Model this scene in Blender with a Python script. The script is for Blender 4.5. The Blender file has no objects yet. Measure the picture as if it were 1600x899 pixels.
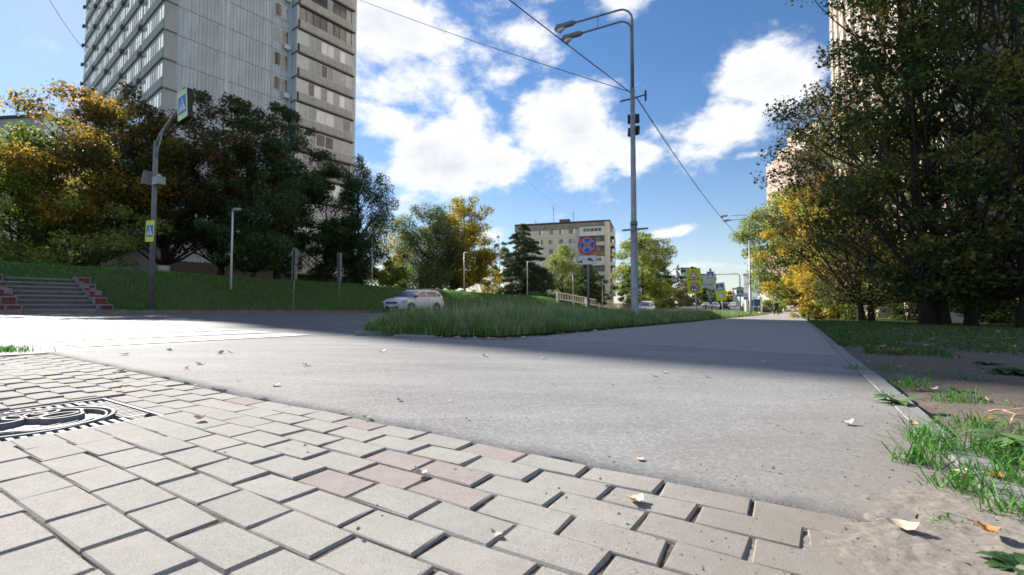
import bpy, math, random
import numpy as np
from mathutils import Vector, Matrix
random.seed(7)
C = bpy.context.scene.collection
SC = bpy.context.scene
R = math.radians
# ------------------------------------------------------------------ camera
CAMH, PITCH, FPX = 0.42, R(2.29), 711.1
cam = bpy.data.cameras.new('camera')
cam.lens, cam.sensor_width, cam.clip_start, cam.clip_end = 16.0, 36.0, 0.02, 6000
cam.dof.use_dof = True; cam.dof.focus_distance = 1.75; cam.dof.aperture_fstop = 4.5
co = bpy.data.objects.new('camera', cam); C.objects.link(co)
co.location = (0, 0, CAMH); co.rotation_euler = (R(90) + PITCH, 0, 0)
SC.camera = co
# ------------------------------------------------------------------ light
SUN_AZ, SUN_EL = R(-45.7), R(31.8)          # azimuth clockwise from +Y
SC.view_settings.view_transform = 'Standard'; SC.view_settings.look = 'None'
SC.view_settings.exposure = 1.19; SC.view_settings.gamma = 1.0
sl = bpy.data.lights.new('sun', 'SUN'); sl.energy = 4.6; sl.angle = R(0.53); sl.color = (1.0, 0.94, 0.85)
so = bpy.data.objects.new('sun', sl); C.objects.link(so)
sd = Vector((math.sin(SUN_AZ) * math.cos(SUN_EL), math.cos(SUN_AZ) * math.cos(SUN_EL), math.sin(SUN_EL)))
so.rotation_euler = (-sd).to_track_quat('-Z', 'Y').to_euler(); so.location = (0, 0, 80)

def build_world():
    w = bpy.data.worlds.new('World'); SC.world = w; w.use_nodes = True
    nt = w.node_tree; N = nt.nodes; L = nt.links
    bg = N['Background']; bg.inputs[1].default_value = 0.05
    sky = N.new('ShaderNodeTexSky'); sky.sky_type = 'NISHITA'; sky.sun_disc = False
    sky.sun_elevation = SUN_EL; sky.sun_rotation = SUN_AZ
    sky.air_density = 1.15; sky.dust_density = 0.12; sky.ozone_density = 1.6
    hs = N.new('ShaderNodeHueSaturation'); hs.inputs['Saturation'].default_value = 1.22; hs.inputs['Value'].default_value = 1.22
    tn = N.new('ShaderNodeMix'); tn.data_type = 'RGBA'; tn.blend_type = 'MULTIPLY'; tn.inputs[0].default_value = 1.0; tn.inputs[7].default_value = (.985, .97, 1.06, 1)
    L.new(sky.outputs[0], tn.inputs[6]); L.new(tn.outputs[2], hs.inputs['Color'])
    tc = N.new('ShaderNodeTexCoord'); sep = N.new('ShaderNodeSeparateXYZ'); L.new(tc.outputs['Generated'], sep.inputs[0])
    def m(op, a, b=None, c=None):
        n = N.new('ShaderNodeMath'); n.operation = op
        for i, x in enumerate((a, b, c)):
            if x is None: continue
            if isinstance(x, (int, float)): n.inputs[i].default_value = x
            else: L.new(x, n.inputs[i])
        return n.outputs[0]
    az = m('ARCTAN2', sep.outputs[0], sep.outputs[1]); el = m('ARCSINE', sep.outputs[2])
    # warp the angles a little so the masses are not ellipses
    wn = N.new('ShaderNodeTexNoise'); wn.inputs['Scale'].default_value = 5.0; wn.inputs['Detail'].default_value = 3
    L.new(tc.outputs['Generated'], wn.inputs['Vector'])
    ws = N.new('ShaderNodeSeparateColor'); L.new(wn.outputs['Color'], ws.inputs[0])
    az = m('ADD', az, m('MULTIPLY', m('SUBTRACT', ws.outputs[0], 0.5), 0.13))
    el = m('ADD', el, m('MULTIPLY', m('SUBTRACT', ws.outputs[1], 0.5), 0.07))
    # cloud masses: azimuth, elevation, half width, half height (degrees), weight
    blobs = [(-15.5, 32, 8, 7, 1.0), (-13, 26, 9, 5, .8), (-8, 17.5, 11, 4.6, 1.15), (7.5, 20.5, 7.5, 5.8, 1.2), (-5, 23, 5, 2.5, .8),
             (4, 30.5, 8, 3.5, .62), (0, 36, 6, 3, .8), (15, 36, 6, 4.0, .85), (29, 24.5, 5, 3.4, .95), (24, 19.6, 7, 3.0, 1.0), (31, 22.5, 5, 4.0, .9),
             (20, 8.9, 3.2, .9, .9), (27.3, 16.4, 3.0, .7, .7), (14.5, 17.5, 4.5, 2.0, .9), (-13, 12.3, 3, 1.6, .7), (-2, 8.6, 3, 1.5, .7), (11.5, 8.6, 2.5, 1.5, .7),
             (-15, 38, 9, 6, .9), (-17, 21, 7, 3, .85), (0, 27, 7, 4, .75), (12, 26, 3, 2, .5), (-12, 15.5, 8, 2.2, .9), (-46, 33, 6, 2.6, .65), (-43, 28, 3.5, 1.6, .4), (-47, 22, 3.5, 1.4, .4), (24, 4.4, 7, .7, .6),
             (62, 24, 11, 6, .9), (95, 30, 16, 7, .9), (130, 22, 16, 6, .9), (170, 30, 18, 8, .9), (-150, 24, 18, 7, .9), (-112, 32, 30, 15, 1.1), (-66, 25, 12, 8, 1.0),  # row ends with unseen clouds added for bright reflections in the tower's left glazing
             (-60, 50, 14, 7, .7), (10, 55, 16, 7, .8), (60, 52, 18, 8, .8), (140, 55, 25, 9, .8), (-140, 55, 25, 9, .8)]
    tot = None
    for a, e, ra, re, wt in blobs:
        u = m('DIVIDE', m('SUBTRACT', az, R(a)), R(ra)); v = m('DIVIDE', m('SUBTRACT', el, R(e)), R(re))
        d = m('ADD', m('MULTIPLY', u, u), m('MULTIPLY', v, v))
        g = m('MULTIPLY', m('EXPONENT', m('MULTIPLY', d, -0.85)), wt)
        tot = g if tot is None else m('MAXIMUM', tot, g)
    mp = N.new('ShaderNodeMapping'); mp.inputs['Scale'].default_value = (1, 1, 1.7); L.new(tc.outputs['Generated'], mp.inputs[0])
    n1 = N.new('ShaderNodeTexNoise'); n1.inputs['Scale'].default_value = 8.5; n1.inputs['Detail'].default_value = 10; n1.inputs['Roughness'].default_value = 0.62
    L.new(mp.outputs[0], n1.inputs['Vector'])
    dens = m('ADD', tot, m('MULTIPLY', m('SUBTRACT', n1.outputs[0], 0.5), 2.1))
    mr = N.new('ShaderNodeMapRange'); mr.interpolation_type = 'SMOOTHSTEP'
    mr.inputs[1].default_value = 0.30; mr.inputs[2].default_value = 0.86; L.new(dens, mr.inputs[0])
    mask = m('MULTIPLY', mr.outputs[0], 0.96)
    # the thick middles of the clouds are a little greyer than their edges
    n2 = N.new('ShaderNodeTexNoise'); n2.inputs['Scale'].default_value = 6; n2.inputs['Detail'].default_value = 5
    L.new(mp.outputs[0], n2.inputs['Vector'])
    mr2 = N.new('ShaderNodeMapRange'); mr2.inputs[1].default_value = 0.75; mr2.inputs[2].default_value = 1.5
    L.new(m('ADD', dens, m('MULTIPLY', m('SUBTRACT', n2.outputs[0], 0.5), 1.2)), mr2.inputs[0])
    cc = N.new('ShaderNodeMix'); cc.data_type = 'RGBA'; L.new(mr2.outputs[0], cc.inputs[0])
    cc.inputs[6].default_value = (9.6, 9.7, 9.9, 1); cc.inputs[7].default_value = (7.2, 7.4, 7.8, 1)
    # pale air low over the horizon, the same all round
    hz = m('MULTIPLY', m('EXPONENT', m('MULTIPLY', m('MAXIMUM', m('ARCSINE', sep.outputs[2]), 0.0), -9.5)), 0.62)
    hm = N.new('ShaderNodeMix'); hm.data_type = 'RGBA'; L.new(hz, hm.inputs[0]); L.new(hs.outputs[0], hm.inputs[6]); hm.inputs[7].default_value = (6.3, 7.2, 8.3, 1)
    mx = N.new('ShaderNodeMix'); mx.data_type = 'RGBA'
    L.new(mask, mx.inputs[0]); L.new(hm.outputs[2], mx.inputs[6]); L.new(cc.outputs[2], mx.inputs[7])
    L.new(mx.outputs[2], bg.inputs[0])
build_world()
SC.cycles.max_bounces = 6; SC.cycles.diffuse_bounces = 3; SC.cycles.glossy_bounces = 3; SC.cycles.transmission_bounces = 3
SC.cycles.use_denoising = True
# ------------------------------------------------------------------ frames of the place
A32 = R(32.0)                                # the footpath runs 32 degrees right of straight ahead
E1 = (math.cos(A32), -math.sin(A32)); E2 = (math.sin(A32), math.cos(A32))
def exy(e1, e2): return (E1[0] * e1 + E2[0] * e2, E1[1] * e1 + E2[1] * e2)
def toe(x, y): return (E1[0] * x + E1[1] * y, E2[0] * x + E2[1] * y)
AR = R(29.5)                                 # the road runs 29.5 degrees right
RS = (math.sin(AR), math.cos(AR)); RN = (-math.cos(AR), math.sin(AR))
def rxy(s, q): return (RS[0] * s + RN[0] * q, RS[1] * s + RN[1] * q)
def tor(x, y): return (RS[0] * x + RS[1] * y, RN[0] * x + RN[1] * y)
ROAD0, ROAD1 = 5.25, 23.0
def sstep(a, b, x):
    t = np.clip((x - a) / (b - a), 0, 1); return t * t * (3 - 2 * t)
def H0(x, y):                                # road and path level
    x = np.asarray(x, float); y = np.asarray(y, float)
    r = np.sqrt(x * x + y * y) + 1e-6; k = np.minimum(1, 70 / r)
    e1 = E1[0] * x + E1[1] * y
    return (-.013 * x - .006 * y) * k + .012 * np.clip(r - 90, 0, 260) * sstep(0, 15, -e1)
def bank(x, y):
    s, q = tor(np.asarray(x, float), np.asarray(y, float))
    return 2.0 * sstep(23.2, 27.6, q) * (1 - sstep(58, 96, s))
def H(x, y): return H0(x, y) + bank(x, y)
def Hs(x, y): return float(H(x, y))
def at(px, py, Y):
    u = (px - 800) / FPX; v = (449.5 - py) / FPX
    dy = math.cos(PITCH) - v * math.sin(PITCH); dz = math.sin(PITCH) + v * math.cos(PITCH); t = Y / dy
    return Vector((u * t, Y, CAMH + dz * t))
def gp(px, py):                              # point of the near ground plane seen at a pixel
    u = (px - 800) / FPX; v = (449.5 - py) / FPX
    dy = math.cos(PITCH) - v * math.sin(PITCH); dz = math.sin(PITCH) + v * math.cos(PITCH)
    t = -CAMH / (dz + .013 * u + .006 * dy); return Vector((u * t, dy * t, CAMH + dz * t))
# ------------------------------------------------------------------ object helpers
def tag(o, label=None, cat=None, group=None, kind=None):
    if label: o['label'] = label
    if cat: o['category'] = cat
    if group: o['group'] = group
    if kind: o['kind'] = kind
    return o
def link(name, me, parent=None, loc=None, rotz=None):
    o = bpy.data.objects.new(name, me); C.objects.link(o)
    if parent is not None: o.parent = parent
    if loc is not None: o.location = loc
    if rotz is not None: o.rotation_euler = (0, 0, rotz)
    return o
def thing(name, label, cat, loc=(0, 0, 0), rotz=0, group=None):
    return tag(link(name, None, None, loc, rotz), label, cat, group)
class MB:
    def __init__(s): s.v = []; s.f = []; s.mi = []
    def add(s, vs, fs, mi=0):
        b = len(s.v); s.v += [tuple(v) for v in vs]; s.f += [tuple(b + i for i in f) for f in fs]; s.mi += [mi] * len(fs); return s
    def box(s, x0, x1, y0, y1, z0, z1, mi=0, M=None):
        vs = [Vector(p) for p in ((x0, y0, z0), (x1, y0, z0), (x1, y1, z0), (x0, y1, z0), (x0, y0, z1), (x1, y0, z1), (x1, y1, z1), (x0, y1, z1))]
        if M is not None: vs = [M @ v for v in vs]
        return s.add(vs, [(3, 2, 1, 0), (4, 5, 6, 7), (0, 1, 5, 4), (1, 2, 6, 5), (2, 3, 7, 6), (3, 0, 4, 7)], mi)
    def bbox(s, x0, x1, y0, y1, z0, z1, b, mi=0):     # box with bevelled top edges
        vs = [(x0, y0, z0), (x1, y0, z0), (x1, y1, z0), (x0, y1, z0), (x0, y0, z1 - b), (x1, y0, z1 - b), (x1, y1, z1 - b), (x0, y1, z1 - b),
              (x0 + b, y0 + b, z1), (x1 - b, y0 + b, z1), (x1 - b, y1 - b, z1), (x0 + b, y1 - b, z1)]
        fs = [(0, 1, 5, 4), (1, 2, 6, 5), (2, 3, 7, 6), (3, 0, 4, 7), (4, 5, 9, 8), (5, 6, 10, 9), (6, 7, 11, 10), (7, 4, 8, 11), (8, 9, 10, 11)]
        return s.add(vs, fs, mi)
    def tube(s, pts, rad, n=8, mi=0, cap=True):
        pts = [Vector(p) for p in pts]
        if not hasattr(rad, '__len__'): rad = [rad] * len(pts)
        rings = []; up = None
        for i, p in enumerate(pts):
            t = (pts[min(i + 1, len(pts) - 1)] - pts[max(i - 1, 0)])
            if t.length < 1e-9: t = Vector((0, 0, 1))
            t.normalize()
            if up is None:
                up = Vector((1, 0, 0)) if abs(t.x) < .9 else Vector((0, 1, 0))
            a = up - t * up.dot(t)
            if a.length < 1e-6: a = t.orthogonal()
            a.normalize(); up = a; b = t.cross(a)
            rings.append([p + (a * math.cos(2 * math.pi * k / n) + b * math.sin(2 * math.pi * k / n)) * rad[i] for k in range(n)])
        vs = [v for r in rings for v in r]; fs = []
        for i in range(len(pts) - 1):
            for k in range(n):
                fs.append((i * n + k, i * n + (k + 1) % n, (i + 1) * n + (k + 1) % n, (i + 1) * n + k))
        if cap: fs.append(tuple(range(n - 1, -1, -1))); fs.append(tuple((len(pts) - 1) * n + k for k in range(n)))
        return s.add(vs, fs, mi)
    def prism(s, poly, y0, y1, mi=0, M=None):          # polygon in x,z (counter-clockwise seen from -y), extruded along y
        n = len(poly)
        vs = [Vector((p[0], y0, p[1])) for p in poly] + [Vector((p[0], y1, p[1])) for p in poly]
        if M is not None: vs = [M @ v for v in vs]
        fs = [tuple(range(n)), tuple(range(2 * n - 1, n - 1, -1))] + [((i + 1) % n, i, n + i, n + (i + 1) % n) for i in range(n)]
        return s.add(vs, fs, mi)
    def lathe(s, prof, n=16, mi=0, M=None):            # (radius, z) profile about z
        vs = [Vector((r * math.cos(2 * math.pi * k / n), r * math.sin(2 * math.pi * k / n), z)) for r, z in prof for k in range(n)]
        if M is not None: vs = [M @ v for v in vs]
        fs = [(i * n + k, i * n + (k + 1) % n, (i + 1) * n + (k + 1) % n, (i + 1) * n + k) for i in range(len(prof) - 1) for k in range(n)]
        fs.append(tuple(range(n - 1, -1, -1))); fs.append(tuple((len(prof) - 1) * n + k for k in range(n)))
        return s.add(vs, fs, mi)
    def mesh(s, name, mats, smooth=False):
        me = bpy.data.meshes.new(name); me.from_pydata(s.v, [], s.f)
        for m in (mats if isinstance(mats, (list, tuple)) else [mats]): me.materials.append(m)
        me.polygons.foreach_set('material_index', s.mi)
        if smooth: me.polygons.foreach_set('use_smooth', [True] * len(s.f))
        me.update(); return me
    def build(s, name, mats, parent=None, smooth=False, loc=None, rotz=None):
        return link(name, s.mesh(name, mats, smooth), parent, loc, rotz)
def np_mesh(name, V, F, mat, smooth=False):
    V = np.asarray(V, np.float32); F = np.asarray(F, np.int32); k = F.shape[1]
    me = bpy.data.meshes.new(name)
    me.vertices.add(len(V)); me.vertices.foreach_set('co', V.ravel())
    me.loops.add(F.size); me.loops.foreach_set('vertex_index', F.ravel())
    me.polygons.add(len(F)); me.polygons.foreach_set('loop_start', np.arange(0, F.size, k, dtype=np.int32))
    me.polygons.foreach_set('loop_total', np.full(len(F), k, np.int32))
    if smooth: me.polygons.foreach_set('use_smooth', np.ones(len(F), bool))
    for m in (mat if isinstance(mat, (list, tuple)) else [mat]): me.materials.append(m)
    me.update(calc_edges=True); return me
def grid_mesh(name, X, Y, Z, mat, keep=None, smooth=True):
    ny, nx = X.shape; idx = np.arange(nx * ny).reshape(ny, nx)
    F = np.stack([idx[:-1, :-1], idx[:-1, 1:], idx[1:, 1:], idx[1:, :-1]], -1).reshape(-1, 4)
    if keep is not None: F = F[keep(X, Y)[:-1, :-1].ravel()]
    return np_mesh(name, np.stack([X, Y, Z], -1).reshape(-1, 3), F, mat, smooth)
def vnoise(x, y, sc, seed=0):                # smooth value noise, 0..1
    rs = np.random.RandomState(seed); T = rs.rand(64, 64)
    u = np.asarray(x) / sc + 1000; v = np.asarray(y) / sc + 1000
    i = np.floor(u).astype(int); j = np.floor(v).astype(int); f = u - i; g = v - j
    f = f * f * (3 - 2 * f); g = g * g * (3 - 2 * g)
    t = lambda a, b: T[a % 64, b % 64]
    return (t(i, j) * (1 - f) + t(i + 1, j) * f) * (1 - g) + (t(i, j + 1) * (1 - f) + t(i + 1, j + 1) * f) * g
# ------------------------------------------------------------------ materials
class NT:
    def __init__(s, name):
        s.m = bpy.data.materials.new(name); s.m.use_nodes = True; s.t = s.m.node_tree; s.N = s.t.nodes; s.L = s.t.links
        s.b = s.N['Principled BSDF']; s.out = s.N['Material Output']; s.tc = s.N.new('ShaderNodeTexCoord')
    def noise(s, scale, detail=4, rough=.55, vec=None, stretch=None):
        n = s.N.new('ShaderNodeTexNoise'); n.inputs['Scale'].default_value = scale; n.inputs['Detail'].default_value = detail; n.inputs['Roughness'].default_value = rough
        v = vec or s.tc.outputs['Object']
        if stretch:
            mp = s.N.new('ShaderNodeMapping'); mp.inputs['Scale'].default_value = stretch; s.L.new(v, mp.inputs[0]); v = mp.outputs[0]
        s.L.new(v, n.inputs['Vector']); return n.outputs[0]
    def ramp(s, x, stops):
        r = s.N.new('ShaderNodeValToRGB'); e = r.color_ramp.elements
        while len(e) > 1: e.remove(e[-1])
        e[0].position = stops[0][0]; e[0].color = (*stops[0][1], 1)
        for p, c in stops[1:]:
            k = e.new(p); k.color = (*c, 1)
        s.L.new(x, r.inputs[0]); return r.outputs[0]
    def mix(s, f, a, b, mode='MIX'):
        n = s.N.new('ShaderNodeMix'); n.data_type = 'RGBA'; n.blend_type = mode
        for i, x in ((0, f), (6, a), (7, b)):
            if isinstance(x, (int, float)): n.inputs[i].default_value = x
            elif isinstance(x, tuple): n.inputs[i].default_value = (*x, 1)
            else: s.L.new(x, n.inputs[i])
        return n.outputs[2]
    def math(s, op, a, b=0.0):
        n = s.N.new('ShaderNodeMath'); n.operation = op
        for i, x in enumerate((a, b)):
            if isinstance(x, (int, float)): n.inputs[i].default_value = x
            else: s.L.new(x, n.inputs[i])
        return n.outputs[0]
    def bump(s, h, strength=.3, dist=.01):
        n = s.N.new('ShaderNodeBump'); n.inputs['Strength'].default_value = strength; n.inputs['Distance'].default_value = dist
        s.L.new(h, n.inputs['Height']); s.L.new(n.outputs[0], s.b.inputs['Normal'])
    def fin(s, col, rough=.6, metal=0.0, spec=.5):
        if isinstance(col, tuple): s.b.inputs['Base Color'].default_value = (*col, 1)
        else: s.L.new(col, s.b.inputs['Base Color'])
        if isinstance(rough, (int, float)): s.b.inputs['Roughness'].default_value = rough
        else: s.L.new(rough, s.b.inputs['Roughness'])
        s.b.inputs['Metallic'].default_value = metal; s.b.inputs['Specular IOR Level'].default_value = spec
        return s.m
def mat(name, col, rough=.6, metal=0.0, var=.18, scale=3.0, bump=0.0, spec=.5):
    t = NT(name); n = t.noise(scale, 5, .6)
    a = tuple(c * (1 - var) for c in col); b = tuple(min(1, c * (1 + var)) for c in col)
    if bump: t.bump(t.noise(scale * 12, 3), bump, .01)
    return t.fin(t.ramp(n, [(.3, a), (.7, b)]), rough, metal, spec)
def dust(t, c, a, b, colr=(.235, .207, .178)):
    """silt trodden over the surface towards the bare earth on the right of the path (world metres along E1)"""
    g = t.N.new('ShaderNodeNewGeometry'); d = t.N.new('ShaderNodeVectorMath'); d.operation = 'DOT_PRODUCT'
    t.L.new(g.outputs['Position'], d.inputs[0]); d.inputs[1].default_value = (E1[0], E1[1], 0)
    d2 = t.N.new('ShaderNodeVectorMath'); d2.operation = 'DOT_PRODUCT'; t.L.new(g.outputs['Position'], d2.inputs[0]); d2.inputs[1].default_value = (E2[0], E2[1], 0)
    n = t.noise(5, 6, .7, g.outputs['Position']); n3 = t.noise(45, 4, .7, g.outputs['Position'])
    x = t.math('ADD', d.outputs['Value'], t.math('ADD', t.math('MULTIPLY', t.math('SUBTRACT', n, .5), .75), t.math('MULTIPLY', t.math('SUBTRACT', n3, .5), .35)))
    x = t.math('SUBTRACT', x, t.math('MULTIPLY', t.math('MAXIMUM', t.math('SUBTRACT', d2.outputs['Value'], 1.15), 0.0), .32))
    r = t.N.new('ShaderNodeMapRange'); r.interpolation_type = 'SMOOTHSTEP'; r.inputs[1].default_value = a; r.inputs[2].default_value = b; t.L.new(x, r.inputs[0])
    return t.mix(t.math('MULTIPLY', r.outputs[0], .9), c, t.mix(n3, tuple(q * .72 for q in colr), tuple(q * 1.2 for q in colr)))
def mat_asphalt(name, lo, hi, rough=.62, spec=.5, grain=260, dusty=False):
    t = NT(name); big = t.noise(.9, 6, .62); mid = t.noise(6, 5, .6); fine = t.noise(grain, 2, .7)
    c = t.ramp(big, [(.3, lo), (.7, hi)])
    c = t.mix(.5, c, t.ramp(mid, [(.25, tuple(x * .82 for x in lo)), (.75, tuple(x * 1.1 for x in hi))]))
    c = t.mix(.35, c, t.ramp(fine, [(.3, tuple(x * .45 for x in lo)), (.62, tuple(min(1, x * 1.45) for x in hi))]))
    st = t.noise(2.6, 5, .7, None, (.25, 1, 1)); c = t.mix(.42, c, t.ramp(st, [(.32, tuple(x * .66 for x in lo)), (.62, tuple(min(1, x * 1.18) for x in hi))]))
    ag = t.N.new('ShaderNodeTexVoronoi'); ag.inputs['Scale'].default_value = grain * .42; t.L.new(t.tc.outputs['Object'], ag.inputs['Vector'])
    c = t.mix(.30, c, t.ramp(ag.outputs['Color'], [(.0, tuple(x * .5 for x in lo)), (.5, lo), (1, tuple(min(1, x * 1.75) for x in hi))]))
    if dusty: c = dust(t, c, -.55, .38, (.24, .213, .185))
    t.bump(t.math('ADD', t.math('MULTIPLY', fine, .6), mid), .45, .005)
    return t.fin(c, rough, 0, spec)
M = {}
M['driveway'] = mat_asphalt('worn_asphalt', (.205, .202, .197), (.285, .28, .272), .82, .16, 240, True)
M['road'] = mat_asphalt('road_asphalt', (.115, .117, .122), (.165, .165, .17), .72, .2, 120)
def m_paver(name, base, pink):
    t = NT(name); oi = t.N.new('ShaderNodeObjectInfo'); rnd = oi.outputs['Random']
    ge = t.N.new('ShaderNodeNewGeometry')
    vec = t.N.new('ShaderNodeVectorMath'); vec.operation = 'ADD'; t.L.new(t.tc.outputs['Object'], vec.inputs[0]); t.L.new(oi.outputs['Location'], vec.inputs[1])
    V = vec.outputs[0]
    n1 = t.noise(9, 6, .65, V); n2 = t.noise(420, 2, .8, V); n3 = t.noise(140, 3, .7, V)
    c = t.ramp(rnd, [(0, tuple(x * .74 for x in base)), (.35, base), (.6, tuple(x * 1.16 for x in base)), (.92, pink), (1, tuple(x * .93 for x in base))])
    c = t.mix(.55, c, t.ramp(n1, [(.3, tuple(x * .6 for x in base)), (.68, tuple(x * 1.22 for x in base))]))
    n4 = t.noise(38, 5, .7, V); c = t.mix(.35, c, t.ramp(n4, [(.34, tuple(x * .55 for x in base)), (.56, base), (.75, tuple(x * 1.2 for x in base))]))
    c = t.mix(.5, c, t.ramp(n2, [(.25, (.10, .095, .09)), (.5, base), (.66, tuple(min(1, x * 1.6) for x in base))]))
    sp = t.ramp(n3, [(.70, (0, 0, 0)), (.76, (1, 1, 1))])
    c = t.mix(t.math('MULTIPLY', sp, .6), c, (.78, .77, .75)); c = dust(t, c, -.55, .12)
    t.bump(t.math('ADD', n2, t.math('MULTIPLY', n3, .8)), .4, .003)
    return t.fin(c, .85, 0, .12)
M['paver'] = m_paver('paver_grey', (.335, .318, .292), (.335, .298, .278))
M['paver_pink'] = m_paver('paver_pink', (.315, .272, .258), (.32, .265, .25))
M['bed'] = mat('joint_sand', (.12, .105, .088), .95, 0, .5, 60, .5, .2)
M['kerb'] = mat('kerb_concrete', (.225, .22, .21), .8, 0, .18, 8, .3)
M['kerb_pink'] = mat('kerb_pinkish', (.21, .17, .155), .8, 0, .25, 3, .3)
M['paint'] = None
def m_paint():
    t = NT('road_paint'); n = t.noise(14, 6, .7); n2 = t.noise(1.2, 3)
    w = t.ramp(t.math('ADD', t.math('MULTIPLY', n, .7), t.math('MULTIPLY', n2, .3)), [(.40, (.2, .2, .2)), (.47, (.72, .72, .70))])
    return t.fin(w, .5)
M['paint'] = m_paint()
M['paint_thin'] = mat('worn_line_paint', (.42, .42, .42), .6, 0, .3, 6)
def m_dirt(name, a, b, bs=.7, bd=.012):
    t = NT(name); n = t.noise(2.2, 7, .65); f = t.noise(90, 4, .75); w = t.noise(18, 5, .6)
    c = t.ramp(n, [(.3, a), (.7, b)])
    c = t.mix(.5, c, t.ramp(f, [(.3, tuple(x * .45 for x in a)), (.7, tuple(x * 1.4 for x in b))]))
    t.bump(t.math('ADD', f, t.math('MULTIPLY', w, bd * 60)), bs, .012)
    return t.fin(c, .95, 0, .15)
M['dirt'] = m_dirt('bare_dirt', (.125, .102, .084), (.20, .168, .140))
M['sand'] = m_dirt('silty_sand', (.205, .18, .153), (.265, .236, .203), .16, .003)
M['soil'] = m_dirt('turf_soil', (.05, .085, .024), (.085, .12, .04))
def m_leaf(name, cols, trans=.35, rough=.6, clump=.55):
    t = NT(name); ge = t.N.new('ShaderNodeNewGeometry'); rnd = ge.outputs['Random Per Island']
    n = t.noise(clump, 3, .5)
    n = t.math('ADD', t.math('MULTIPLY', n, 1.25), t.math('MULTIPLY', rnd, .4)); n = t.math('SUBTRACT', n, .32)
    k = len(cols); c = t.ramp(n, [(.15 + .7 * i / max(1, k - 1), cc) for i, cc in enumerate(cols)])
    hs = t.N.new('ShaderNodeHueSaturation'); t.L.new(c, hs.inputs['Color'])
    t.L.new(t.math('ADD', .6, t.math('MULTIPLY', rnd, .8)), hs.inputs['Value']); c = hs.outputs[0]
    t.fin(c, rough, 0, .3)
    tr = t.N.new('ShaderNodeBsdfTranslucent'); t.L.new(c, tr.inputs[0])
    mx = t.N.new('ShaderNodeMixShader'); mx.inputs[0].default_value = trans
    t.L.new(t.b.outputs[0], mx.inputs[1]); t.L.new(tr.outputs[0], mx.inputs[2]); t.L.new(mx.outputs[0], t.out.inputs[0])
    return t.m
G1, G2, G3 = (.045, .085, .022), (.065, .12, .028), (.10, .155, .035)
Y1, Y2, O1, O2 = (.34, .31, .05), (.55, .40, .055), (.42, .17, .035), (.22, .09, .03)
M['lf_green'] = m_leaf('leaf_green', [G1, G2, (.05, .08, .02)])
M['lf_dark'] = m_leaf('leaf_dark', [(0.048, 0.098, 0.034), (0.070, 0.129, 0.042), (0.105, 0.161, 0.048)], .38)
M['lf_darkrust'] = m_leaf('leaf_dark_rust', [(0.047, 0.084, 0.030), (0.068, 0.101, 0.032), (0.135, 0.108, 0.038), (0.270, 0.121, 0.041)], .38)
M['lf_orange'] = m_leaf('leaf_orange', [(.06, .105, .028), (.13, .17, .035), (.30, .25, .045), (.44, .24, .04), (.54, .33, .055)], .6)
M['lf_greenyellow'] = m_leaf('leaf_green_yellow', [(.085, .15, .035), (.13, .20, .04), (.28, .32, .055), (.42, .40, .06)], .62)
M['lf_yellow'] = m_leaf('leaf_yellow', [(.16, .19, .04), Y1, Y2, (.60, .38, .05)], .58)
M['lf_gold'] = m_leaf('leaf_gold', [(.11, .16, .035), (.24, .26, .045), (.50, .40, .055), (.62, .38, .05)], .55)
M['lf_lime'] = m_leaf('leaf_lime', [(.17, .23, .06), (.28, .34, .08), (.40, .42, .10)], .48)
M['lf_willow'] = m_leaf('leaf_willow', [(.09, .15, .065), (.13, .19, .085), (.19, .24, .105)], .42)
M['lf_spruce'] = m_leaf('needle_spruce', [(.07, .105, .06), (.10, .14, .08), (.14, .18, .11)], .2)
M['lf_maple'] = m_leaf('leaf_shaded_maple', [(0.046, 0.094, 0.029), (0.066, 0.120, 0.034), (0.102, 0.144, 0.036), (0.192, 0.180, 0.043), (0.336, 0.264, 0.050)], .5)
M['lf_far'] = m_leaf('leaf_far', [(.09, .12, .05), (.16, .16, .07), (.28, .19, .08)], .35)
M['grass'] = m_leaf('grass_blade', [(0.066, 0.204, 0.034), (0.096, 0.264, 0.043), (0.150, 0.324, 0.054)], .45, .5, 1.5)
M['grass_tall'] = m_leaf('tall_grass_blade', [(0.108, 0.228, 0.048), (0.156, 0.288, 0.060), (0.240, 0.348, 0.108), (0.360, 0.384, 0.168)], .45, .5, 1.8)
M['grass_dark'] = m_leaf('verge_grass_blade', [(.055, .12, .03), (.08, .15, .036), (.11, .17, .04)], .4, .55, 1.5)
def m_bark(name, a, b):
    t = NT(name); n = t.noise(10, 5, .7, None, (1, 1, .18)); t.bump(n, .8, .03)
    return t.fin(t.ramp(n, [(.3, a), (.7, b)]), .9, 0, .2)
M['bark'] = m_bark('bark_dark', (.025, .02, .016), (.075, .062, .05))
M['bark_pale'] = m_bark('bark_pale', (.16, .15, .14), (.4, .39, .37))
M['galv'] = mat('galvanised_steel', (.33, .335, .34), .5, .35, .2, 5)
M['galv_d'] = mat('dull_grey_steel', (.21, .215, .22), .55, .3, .2, 5)
M['white_metal'] = mat('white_painted_metal', (.68, .68, .66), .45, 0, .06, 3)
M['black_metal'] = mat('black_metal', (.025, .025, .028), .45, 0, .2, 4)
M['sign_y'] = mat('sign_fluorescent_yellow', (.66, .74, .02), .45, 0, .03, 3)
M['sign_w'] = mat('sign_white', (.72, .72, .72), .45, 0, .03, 3)
M['sign_b'] = mat('sign_blue', (.012, .12, .50), .45, 0, .05, 3)
M['sign_r'] = mat('sign_red', (.50, .015, .03), .45, 0, .05, 3)
M['sign_k'] = mat('sign_black', (.015, .015, .017), .5, 0, .1, 3)
M['glass'] = NT('window_glass').fin((.10, .12, .14), .06, 0, .9)
M['glass_pale'] = mat('window_glass_pale', (.30, .34, .37), .08, 0, .25, .8, 0, .9)
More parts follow.
